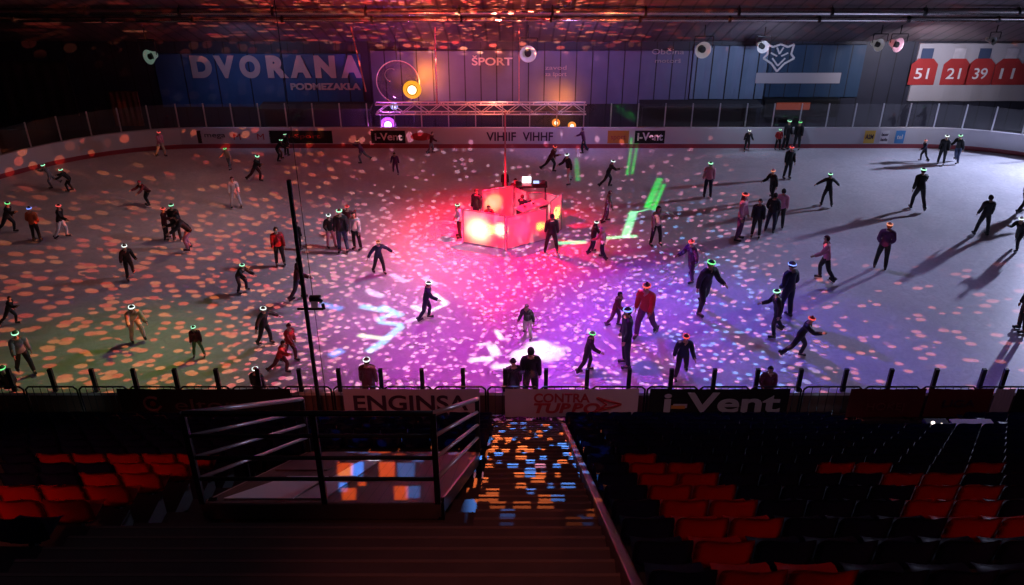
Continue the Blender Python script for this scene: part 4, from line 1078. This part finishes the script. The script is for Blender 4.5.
P(681, 331, 680, 377, 'glide2', 0, 'navy', 'black', 'hair', 'maroon', 'r', 'navy-clad skater with red headband above the i-Vent barrier banner')
P(532, 302, 528, 337, 'glide', -20, 'charcoal', 'white', 'hair', 'plum', None, 'child in dark top and white trousers above the white light patch')
PF(531, 350, 18.5, 'stand', 180, 'black', 'black', 'hair', 'black', None, 'taller of two black silhouettes at the boards before the white light')
PF(514, 361, 18.35, 'stand', 200, 'black', 'black', 'beanie', 'black', None, 'shorter of two black silhouettes at the boards before the white light')
P(789, 264, 784, 319, 'pockets', -150, 'navy', 'navy', 'helmet', 'navy', 'b', 'tall navy skater with blue-white helmet light at right of centre')
P(778, 290, 777, 336, 'glide', -90, 'black', 'navy', 'hair', 'black', 'gw', 'dark skater with white-green band before the blue-lit tall one')
P(799, 316, 790, 358, 'stride', 70, 'black', 'black', 'beanie', 'red', 'r', 'dark skater with red hat leaning right, nearest of the three at right of centre')
PF(771, 366, 18.35, 'pockets', 0, 'maroon', 'black', 'hair', 'black', None, 'child in dark red facing the stands above the end of the i-Vent banner')

# ------------------------------------------------------------------ light
def lamp(name, kind, loc, col, power, target=None, size=60, blend=1.0, rad=.05):
    l = bpy.data.lights.new(name, kind); l.color = col; l.energy = power; l.shadow_soft_size = rad
    if kind == 'SPOT': l.spot_size = R(size); l.spot_blend = blend
    o = bpy.data.objects.new(name, l); COL.objects.link(o); o.location = loc
    if target is not None: o.rotation_euler = (Vector(target) - Vector(loc)).to_track_quat('-Z', 'Y').to_euler()
    return o
class NG:
    def __init__(s, l):
        l.use_nodes = True; s.t = l.node_tree; s.N = s.t.nodes; s.L = s.t.links; s.em = s.N['Emission']
        tc = s.N.new('ShaderNodeTexCoord'); s.d = tc.outputs['Normal']
    def m(s, op, a, b=None, c=None, clamp=False):
        n = s.N.new('ShaderNodeMath'); n.operation = op; n.use_clamp = clamp
        for i, v in enumerate((a, b, c)):
            if v is None: continue
            if isinstance(v, (int, float)): n.inputs[i].default_value = v
            else: s.L.new(v, n.inputs[i])
        return n.outputs[0]
    def v(s, op, a, b=None, scale=None):
        n = s.N.new('ShaderNodeVectorMath'); n.operation = op
        for i, x in enumerate((a, b)):
            if x is None: continue
            if isinstance(x, (tuple, Vector)): n.inputs[i].default_value = x
            else: s.L.new(x, n.inputs[i])
        if scale is not None:
            if isinstance(scale, (int, float)): n.inputs['Scale'].default_value = scale
            else: s.L.new(scale, n.inputs['Scale'])
        return n.outputs['Value'] if op in ('DOT_PRODUCT', 'LENGTH', 'DISTANCE') else n.outputs[0]
    def step(s, x, a, b):
        n = s.N.new('ShaderNodeMapRange'); n.interpolation_type = 'SMOOTHSTEP'; n.inputs[1].default_value = a; n.inputs[2].default_value = b
        s.L.new(x, n.inputs[0]); return n.outputs[0]
    def lin(s, x, a, b, c, d):
        n = s.N.new('ShaderNodeMapRange'); n.inputs[1].default_value = a; n.inputs[2].default_value = b; n.inputs[3].default_value = c; n.inputs[4].default_value = d
        s.L.new(x, n.inputs[0]); return n.outputs[0]
    def mix(s, f, a, b):
        n = s.N.new('ShaderNodeMix'); n.data_type = 'RGBA'
        if isinstance(f, (int, float)): n.inputs[0].default_value = f
        else: s.L.new(f, n.inputs[0])
        for i, x in ((6, a), (7, b)):
            if isinstance(x, tuple): n.inputs[i].default_value = (*x, 1)
            else: s.L.new(x, n.inputs[i])
        return n.outputs[2]
    def ground(s, loc):
        sp = s.N.new('ShaderNodeSeparateXYZ'); s.L.new(s.d, sp.inputs[0]); s.z = sp.outputs['Z']
        nz = s.m('MAXIMUM', s.m('MULTIPLY', s.z, -1), .005); k = s.m('DIVIDE', loc[2], nz)
        s.gx = s.m('ADD', s.m('MULTIPLY', sp.outputs['X'], k), loc[0]); s.gy = s.m('ADD', s.m('MULTIPLY', sp.outputs['Y'], k), loc[1])
        c = s.N.new('ShaderNodeCombineXYZ'); s.L.new(s.gx, c.inputs[0]); s.L.new(s.gy, c.inputs[1]); s.G = c.outputs[0]
SIGN = -1 if False else 1
def gobo(name, loc, power, strips, blobs=()):
    """projector throwing soft bars of coloured light onto the ice / stairs"""
    o = lamp(name, 'POINT', loc, (1, 1, 1), power, rad=.02); g = NG(o.data); g.ground(loc); acc = None
    down = g.step(g.z, -.02, -.06)
    Lc = Vector(loc)
    def toground(p):
        d = p - Lc; return Lc + d * (Lc.z / -d.z)
    for a, b, w, col in strips:
        a = toground(a); b = toground(b); mid_ = (a + b) / 2; u = (b - a); hl = u.length / 2; u.normalize(); n = Vector((-u.y, u.x, 0))
        r = g.v('SUBTRACT', g.G, Vector((mid_.x, mid_.y, 0)))
        du = g.m('ABSOLUTE', g.v('DOT_PRODUCT', r, u)); dv = g.m('ABSOLUTE', g.v('DOT_PRODUCT', r, n))
        mk = g.m('MULTIPLY', g.step(du, hl + .08, hl - .08), g.step(dv, w / 2 + .05, w / 2 - .05))
        cv = g.v('SCALE', Vector(col), scale=mk); acc = cv if acc is None else g.v('ADD', acc, cv)
    for c, rx, ry, col in blobs:
        c = toground(c); r = g.v('MULTIPLY', g.v('SUBTRACT', g.G, Vector((c.x, c.y, 0))), Vector((1 / rx, 1 / ry, 0)))
        nz = g.N.new('ShaderNodeTexNoise'); nz.inputs['Scale'].default_value = 1.3; g.L.new(g.G, nz.inputs['Vector'])
        dd = g.m('ADD', g.v('LENGTH', r), g.m('MULTIPLY', g.m('SUBTRACT', nz.outputs['Fac'], .5), 1.4))
        cv = g.v('SCALE', Vector(col), scale=g.step(dd, 1.0, .5)); acc = cv if acc is None else g.v('ADD', acc, cv)
    g.L.new(g.v('SCALE', acc, scale=down), g.em.inputs['Color'])
    return o
Z0 = lambda x, y: atZ(x, y, 0)
CY, BL_, WH = (.22, .8, 1), (.08, .36, 1), (.9, .8, .8); GY = (.75, 1, .5); LAV = (.75, .55, .85)
S = []
def st(x0, y0, x1, y1, w, c): S.append((Z0(x0, y0), Z0(x1, y1), w, c))
st(360, 306, 386, 311, .26, CY); st(381, 306, 402, 316, .26, CY); st(377, 320, 394, 313, .2, CY); st(378, 322, 403, 325, .2, CY)
st(402, 326, 386, 339, .26, CY); st(358, 335, 386, 339, .2, GY); st(386, 340, 368, 352, .26, CY)
st(321, 304, 342, 309, .26, BL_); st(330, 356, 343, 350, .3, BL_); st(391, 274, 406, 282, .22, LAV); st(367, 290, 383, 297, .26, LAV)
st(423, 277, 436, 285, .2, LAV); st(433, 294, 447, 304, .24, WH); st(413, 306, 423, 311, .26, WH); st(428, 312, 447, 304, .16, WH); st(406, 322, 422, 317, .2, LAV)
st(496, 330, 502, 340, .16, WH); st(477, 345, 491, 343, .12, WH); st(491, 345, 497, 356, .3, WH); st(470, 360, 493, 358.5, .24, WH); st(492, 367, 513, 366, .26, WH)
gobo('arrow_projector', (-1.0, 21.5, 9.6), 6500, S, [(Z0(543, 350), (.7), .75, (1.0, .9, .85)), (Z0(521, 357), .42, .4, (.8, .75, .7))])
S = []; GR = (.02, 1, .1); GL = (.25, 1, .42)
st(660, 178, 647, 208, .26, GR); st(664, 184, 653, 210, .16, GR); st(634, 211, 625, 237, .3, GL); st(557, 243, 586, 242, .26, GL); st(606, 238, 637, 236, .22, GL)
st(628, 214, 650, 209, .1, GL); st(632, 143, 627, 175, .12, GR); st(637, 146, 632, 174, .12, GR); st(576, 158, 578, 181, .2, (.03, .5, .1))
S.append((atY(617, 109, 40.9), atY(637, 120, 40.9), .5, (.05, .6, .12)))
gobo('green_projector', (3.2, 27.5, 8.2), 5000, S)
S = []; OR, BU = (1, .22, .02), (.04, .3, 1)
def sd(x, y0, y1, w, c):
    # bars on the platform deck
    def hit(x_, y_):
        u, a_, b_ = ray(x_, y_); o_ = Vector((0, 0, HC)); d_ = Vector((u, a_, b_)); t_ = (FL - o_).dot(dn) / d_.dot(dn); return o_ + d_ * t_
    S.append((hit(x, y0), hit(x, y1), w, c))
for x, y0, y1, w, c in ((345, 463, 477, .2, OR), (357, 463, 477, .16, BU), (343, 484, 492, .12, BU), (349, 488, 500, .2, OR), (387, 462, 480, .2, OR), (406, 463, 478, .22, BU), (401, 486, 500, .2, OR), (413, 486, 498, .2, BU), (362, 482, 486, .1, OR), (374, 458, 462, .16, WH), (418, 457, 462, .14, BU)):
    sd(x, y0, y1, w * 2.7, c)
gobo('deck_projector', (-1.6, 12.5, 9.0), 3600, S)  # unseen projector added to throw the streaks on the deck

# mirror ball under the roof and the beams it throws about
MB_ = (0.3, 22.0, 10.25)
t = thing('mirror_ball', 'mirror ball under the roof over centre ice', 'mirror ball', MB_)
bm = B(); sphere(bm, (0, 0, .32), .3, 24); bobj('mirror_facets', bm, mat('mirror', (.9, .9, .9), .05, 1), t)
bm = B(); tube(bm, (0, 0, .6), (0, 0, roofz(22) - MB_[2]), .015, 6); bobj('hanging_rod', bm, M['dark_steel'], t)
o = lamp('mirror_beams', 'POINT', MB_, (1, 1, 1), 5000, rad=.01); g = NG(o.data); g.ground(MB_)
vo = g.N.new('ShaderNodeTexVoronoi'); vo.inputs['Scale'].default_value = 50; g.L.new(g.d, vo.inputs['Vector'])
dist, rnd = vo.outputs['Distance'], vo.outputs['Color']
sr = g.N.new('ShaderNodeSeparateColor'); g.L.new(rnd, sr.inputs[0]); r1, r2 = sr.outputs[0], sr.outputs[1]
near = g.step(g.gy, 17.5, 16.0); left0 = g.step(g.gx, 1, -9); thr_ = g.m('ADD', g.m('ADD', .325, g.m('MULTIPLY', left0, .06)), g.m('MULTIPLY', near, .07))
dot = g.m('SUBTRACT', thr_, dist); dot = g.step(dot, -.03, .03)
left = g.step(g.gx, -3, -9); right = g.step(g.gx, 2.5, 6); fr = g.step(g.gx, 7, 10)
near = g.step(g.gy, 17.5, 16.0); up_ = g.step(g.gy, 49, 52); wl = g.step(g.gy, 39, 41); far = g.step(g.gy, 29, 34)
blue_pick = g.step(r1, .55, .6)
c = g.mix(left, g.mix(r2, (1, .25, .5), (1, .55, .72)), g.mix(r2, (1, .07, .03), (1, .26, .08)))
c = g.mix(right, c, g.mix(blue_pick, (1, .35, .55), (.25, .5, 1)))
c = g.mix(fr, c, (1, .24, .22))
c = g.mix(near, c, g.mix(blue_pick, (1, .2, .05), (.1, .32, 1)))
c = g.mix(up_, c, g.mix(r2, (1, .06, .04), (1, .25, .08)))
keep_fr = g.mix(g.m('MULTIPLY', fr, g.step(r2, .5, .45)), (1, 1, 1), (.0, .0, .0))
keep_far = g.mix(g.m('MULTIPLY', g.m('MULTIPLY', far, g.m('SUBTRACT', 1, up_)), g.step(r1, .35, .42)), (1, 1, 1), (0, 0, 0))
top_right = g.m('MULTIPLY', g.step(g.gx, 8, 11), g.step(g.gy, 25.5, 28))
keep_tr = g.mix(g.m('MULTIPLY', top_right, g.m('SUBTRACT', 1, up_)), (1, 1, 1), (0, 0, 0))
# only the stairs catch beams in the stand
strip_ = g.m('MULTIPLY', g.m('MULTIPLY', near, g.step(g.gy, -32, -6)), g.m('MULTIPLY', g.m('MAXIMUM', g.step(g.gx, -1.9, -1.4), g.m('MULTIPLY', g.step(g.gx, -6.5, -5), g.step(g.gy, 2.5, 3.5))), g.step(g.gx, 2.9, 2.5)))
keep_n = g.mix(near, (1, 1, 1), strip_)
cv = g.v('MULTIPLY', g.v('MULTIPLY', g.v('MULTIPLY', g.v('MULTIPLY', c, keep_fr), keep_far), keep_tr), keep_n)
# farther throws fall off less in the photo because those beams are brighter: lens gain by angle
gain = g.m('MULTIPLY', g.m('MULTIPLY', g.lin(g.z, -1, -.35, 1.25, 2.4), g.m('ADD', 1, g.m('MULTIPLY', near, 1.0))), g.m('SUBTRACT', 1, g.m('MULTIPLY', .75, g.m('SUBTRACT', wl, up_))))
gain = g.m('MULTIPLY', gain, g.m('ADD', 1, g.m('MULTIPLY', up_, .5)))
g.L.new(g.v('SCALE', g.v('SCALE', cv, scale=dot), scale=gain), g.em.inputs['Color'])


# unseen dot lamp added by the booth, throwing red dots up at the roof
RP = (-1.5, 31.5, 2.6)
o = lamp('roof_dots', 'POINT', RP, (1, 1, 1), 26000, rad=.01); g = NG(o.data)
sp = g.N.new('ShaderNodeSeparateXYZ'); g.L.new(g.d, sp.inputs[0])
sc_ = g.v('MULTIPLY', g.d, Vector((1, 1, 2.2)))
vo = g.N.new('ShaderNodeTexVoronoi'); vo.inputs['Scale'].default_value = 17; g.L.new(sc_, vo.inputs['Vector'])
s2 = g.N.new('ShaderNodeSeparateColor'); g.L.new(vo.outputs['Color'], s2.inputs[0])
dt_ = g.m('MULTIPLY', g.step(vo.outputs['Distance'], .36, .28), g.step(sp.outputs['Z'], .09, .13))
dt_ = g.m('MULTIPLY', dt_, g.m('MULTIPLY', g.step(sp.outputs['Y'], .1, .3), g.step(sp.outputs['X'], .9, .55)))
dt_ = g.m('MULTIPLY', dt_, g.m('ADD', .25, s2.outputs[1]))
g.L.new(g.v('SCALE', g.mix(s2.outputs[0], (1, .04, .03), (1, .34, .16)), scale=dt_), g.em.inputs['Color'])
lamp('roof_violet', 'SPOT', (-3, 34, 2.5), (.5, .1, 1), 260, (-3.6, 39.5, 4.6), 60, 1, .2)
lamp('cold_flood', 'SPOT', (27.4, 37.2, 5.3), (.6, .64, 1), 9000, (17, 31, 0), 84, .9, .25)
lamp('magenta_wash', 'SPOT', (-1.0, 20.5, 9.6), (.95, .06, .95), 2900, (-.2, 22.6, 0), 80, 1, .3)
lamp('violet_wash', 'SPOT', (1.0, 30, 7.8), (.13, .06, 1), 4600, (6.4, 19.8, 0), 62, 1, .25)
lamp('green_wash', 'SPOT', (-6, 25, 9.3), (.5, .8, .10), 800, (-11.5, 19.8, 0), 50, 1, .3)
lamp('dim_red_wash', 'SPOT', (-8, 30, 7.9), (1, .5, .4), 450, (-16, 30, 0), 90, 1, .3)
lamp('grey_wash', 'SPOT', (-1.5, 27, 6.5), (.75, .6, .85), 900, (-6, 26, 0), 100, 1, .4)
lamp('lavender_wash', 'SPOT', (9, 28, 8.6), (.45, .4, 1), 700, (11, 23, 0), 100, 1, .3)
b0 = atZ(506, 234)
lamp('booth_red', 'SPOT', (b0.x - .5, b0.y - .1, 3.6), (1, .005, .05), 3200, (b0.x - .5, b0.y - .3, 0), 128, 1, .12)
def inside(name, p, q, fx, back, z, col, e, size=110):
    a_ = atZ(*p); c_ = atZ(*q); m_ = a_.lerp(c_, fx); d_ = (c_ - a_).normalized(); n_ = Vector((-d_.y, d_.x, 0))
    if n_.dot(b0 - m_) < 0: n_ = -n_
    lamp(name, 'SPOT', (m_.x + n_.x * back, m_.y + n_.y * back, z), col, e, (m_.x, m_.y, z), size, .7, .04)
inside('booth_warm', (464, 243), (505, 250), .36, .5, .62, (1, .72, .38), 62, 120)
inside('booth_warm_side', (464, 243), (505, 250), .9, .4, .75, (1, .74, .46), 26, 90)
inside('booth_fire', (464, 243), (505, 250), .66, .3, .7, (1, .12, .01), 60, 90)
inside('booth_yellow', (483, 222), (513, 217), .35, .7, .7, (1, .62, .25), 60, 66)
inside('booth_peach', (546, 222), (557, 226), .5, .4, .6, (1, .55, .3), 22, 64)
inside('booth_green', (550, 239), (561, 230), .6, .4, .8, (.55, 1, .08), 50, 90)
inside('booth_green_front', (507, 250), (546, 240), .85, .4, .6, (.3, 1, .08), 14, 60)
inside('booth_pink', (507, 250), (546, 240), .4, .6, .6, (1, .05, .25), 16, 80)
lamp('purple_head', 'POINT', (pur.x, pur.y - .35, pur.z), (.7, .15, 1), 160, rad=.08)
lamp('yellow_head', 'SPOT', (yel.x + .35, yel.y + .75, yel.z), (1, .22, .015), 300, (yel.x + .5, 41, yel.z + .1), 150, 1, .08)
lamp('orange_head', 'SPOT', (or1.x + .3, or1.y + .6, or1.z + .3), (1, .25, .02), 200, (or1.x, 41, or1.z + .5), 150, 1, .08)
lamp('truss_red', 'SPOT', (-1.0, 37.3, 2.7), (1, .2, .12), 300, (-1, 41, 2.0), 150, 1, .1)
lamp('wall_violet', 'SPOT', (2.5, 35.5, 5.2), (.6, .35, 1), 520, (3, 41, 2.3), 130, 1, .2)
lamp('wall_blue', 'SPOT', (-12, 36.5, 4.8), (.45, .55, 1), 170, (-11.5, 41, 2.4), 120, 1, .2)
lamp('wall_blue_right', 'SPOT', (11, 36, 4.6), (.55, .68, 1), 420, (11, 41, 2.6), 130, 1, .2)
lamp('banner_light', 'SPOT', (18, 36.5, 4.6), (.9, .85, 1), 900, (18.6, 41, 2.6), 110, 1, .2)  # unseen spot added to brighten the jersey banner
lamp('roof_red', 'SPOT', (-5, 31.5, 4.2), (1, .06, .03), 800, (-5, 34.5, 6.2), 150, 1, .2)  # unseen spots, this and the next, added to redden roof and ducts
lamp('roof_orange', 'SPOT', (5, 31.5, 4.2), (1, .14, .04), 380, (5, 34.5, 6.2), 150, 1, .2)
lamp('stand_red', 'SPOT', (-8.0, 1.5, 13.0), (1, .16, .09), 2000, (-6.6, 8.4, 5.8), 34, .8, .3)  # unseen fill spot added to brighten the left seat backs
lamp('stand_red_right', 'SPOT', (6.5, -.5, 14.5), (1, .2, .12), 900, (3.9, 7.0, 6.6), 50, 1, .3)  # same kind of added fill for the right seat block
lamp('stairs_red', 'SPOT', (-.5, 0, 15.0), (1, .26, .2), 480, (.3, 6.6, 6.6), 34, 1, .4)  # added fill from behind the camera for the stairs
for i, (x, c, e) in enumerate(((-5, (.9, .45, .8), 90), (1, (1, .5, .8), 170), (5, (.9, .75, 1), 170), (11, (.9, .4, .5), 140))):
    lamp('barrier_light_%d' % i, 'SPOT', (x, 11.5, 8.5), c, e, (x, 17.3, 1.2), 48, 1, .2)  # unseen fill spots added on the stand side to show the barrier banners
# dim hall ambience
w = bpy.data.worlds.new('dim_hall'); SC.world = w; w.use_nodes = True
w.node_tree.nodes['Background'].inputs[0].default_value = (.5, .38, .6, 1); w.node_tree.nodes['Background'].inputs[1].default_value = .035
SC.cycles.use_denoising = True
SC.cycles.max_bounces = 6; SC.cycles.diffuse_bounces = 2; SC.cycles.glossy_bounces = 2; SC.cycles.transparent_max_bounces = 12
SC.cycles.sample_clamp_indirect = 3
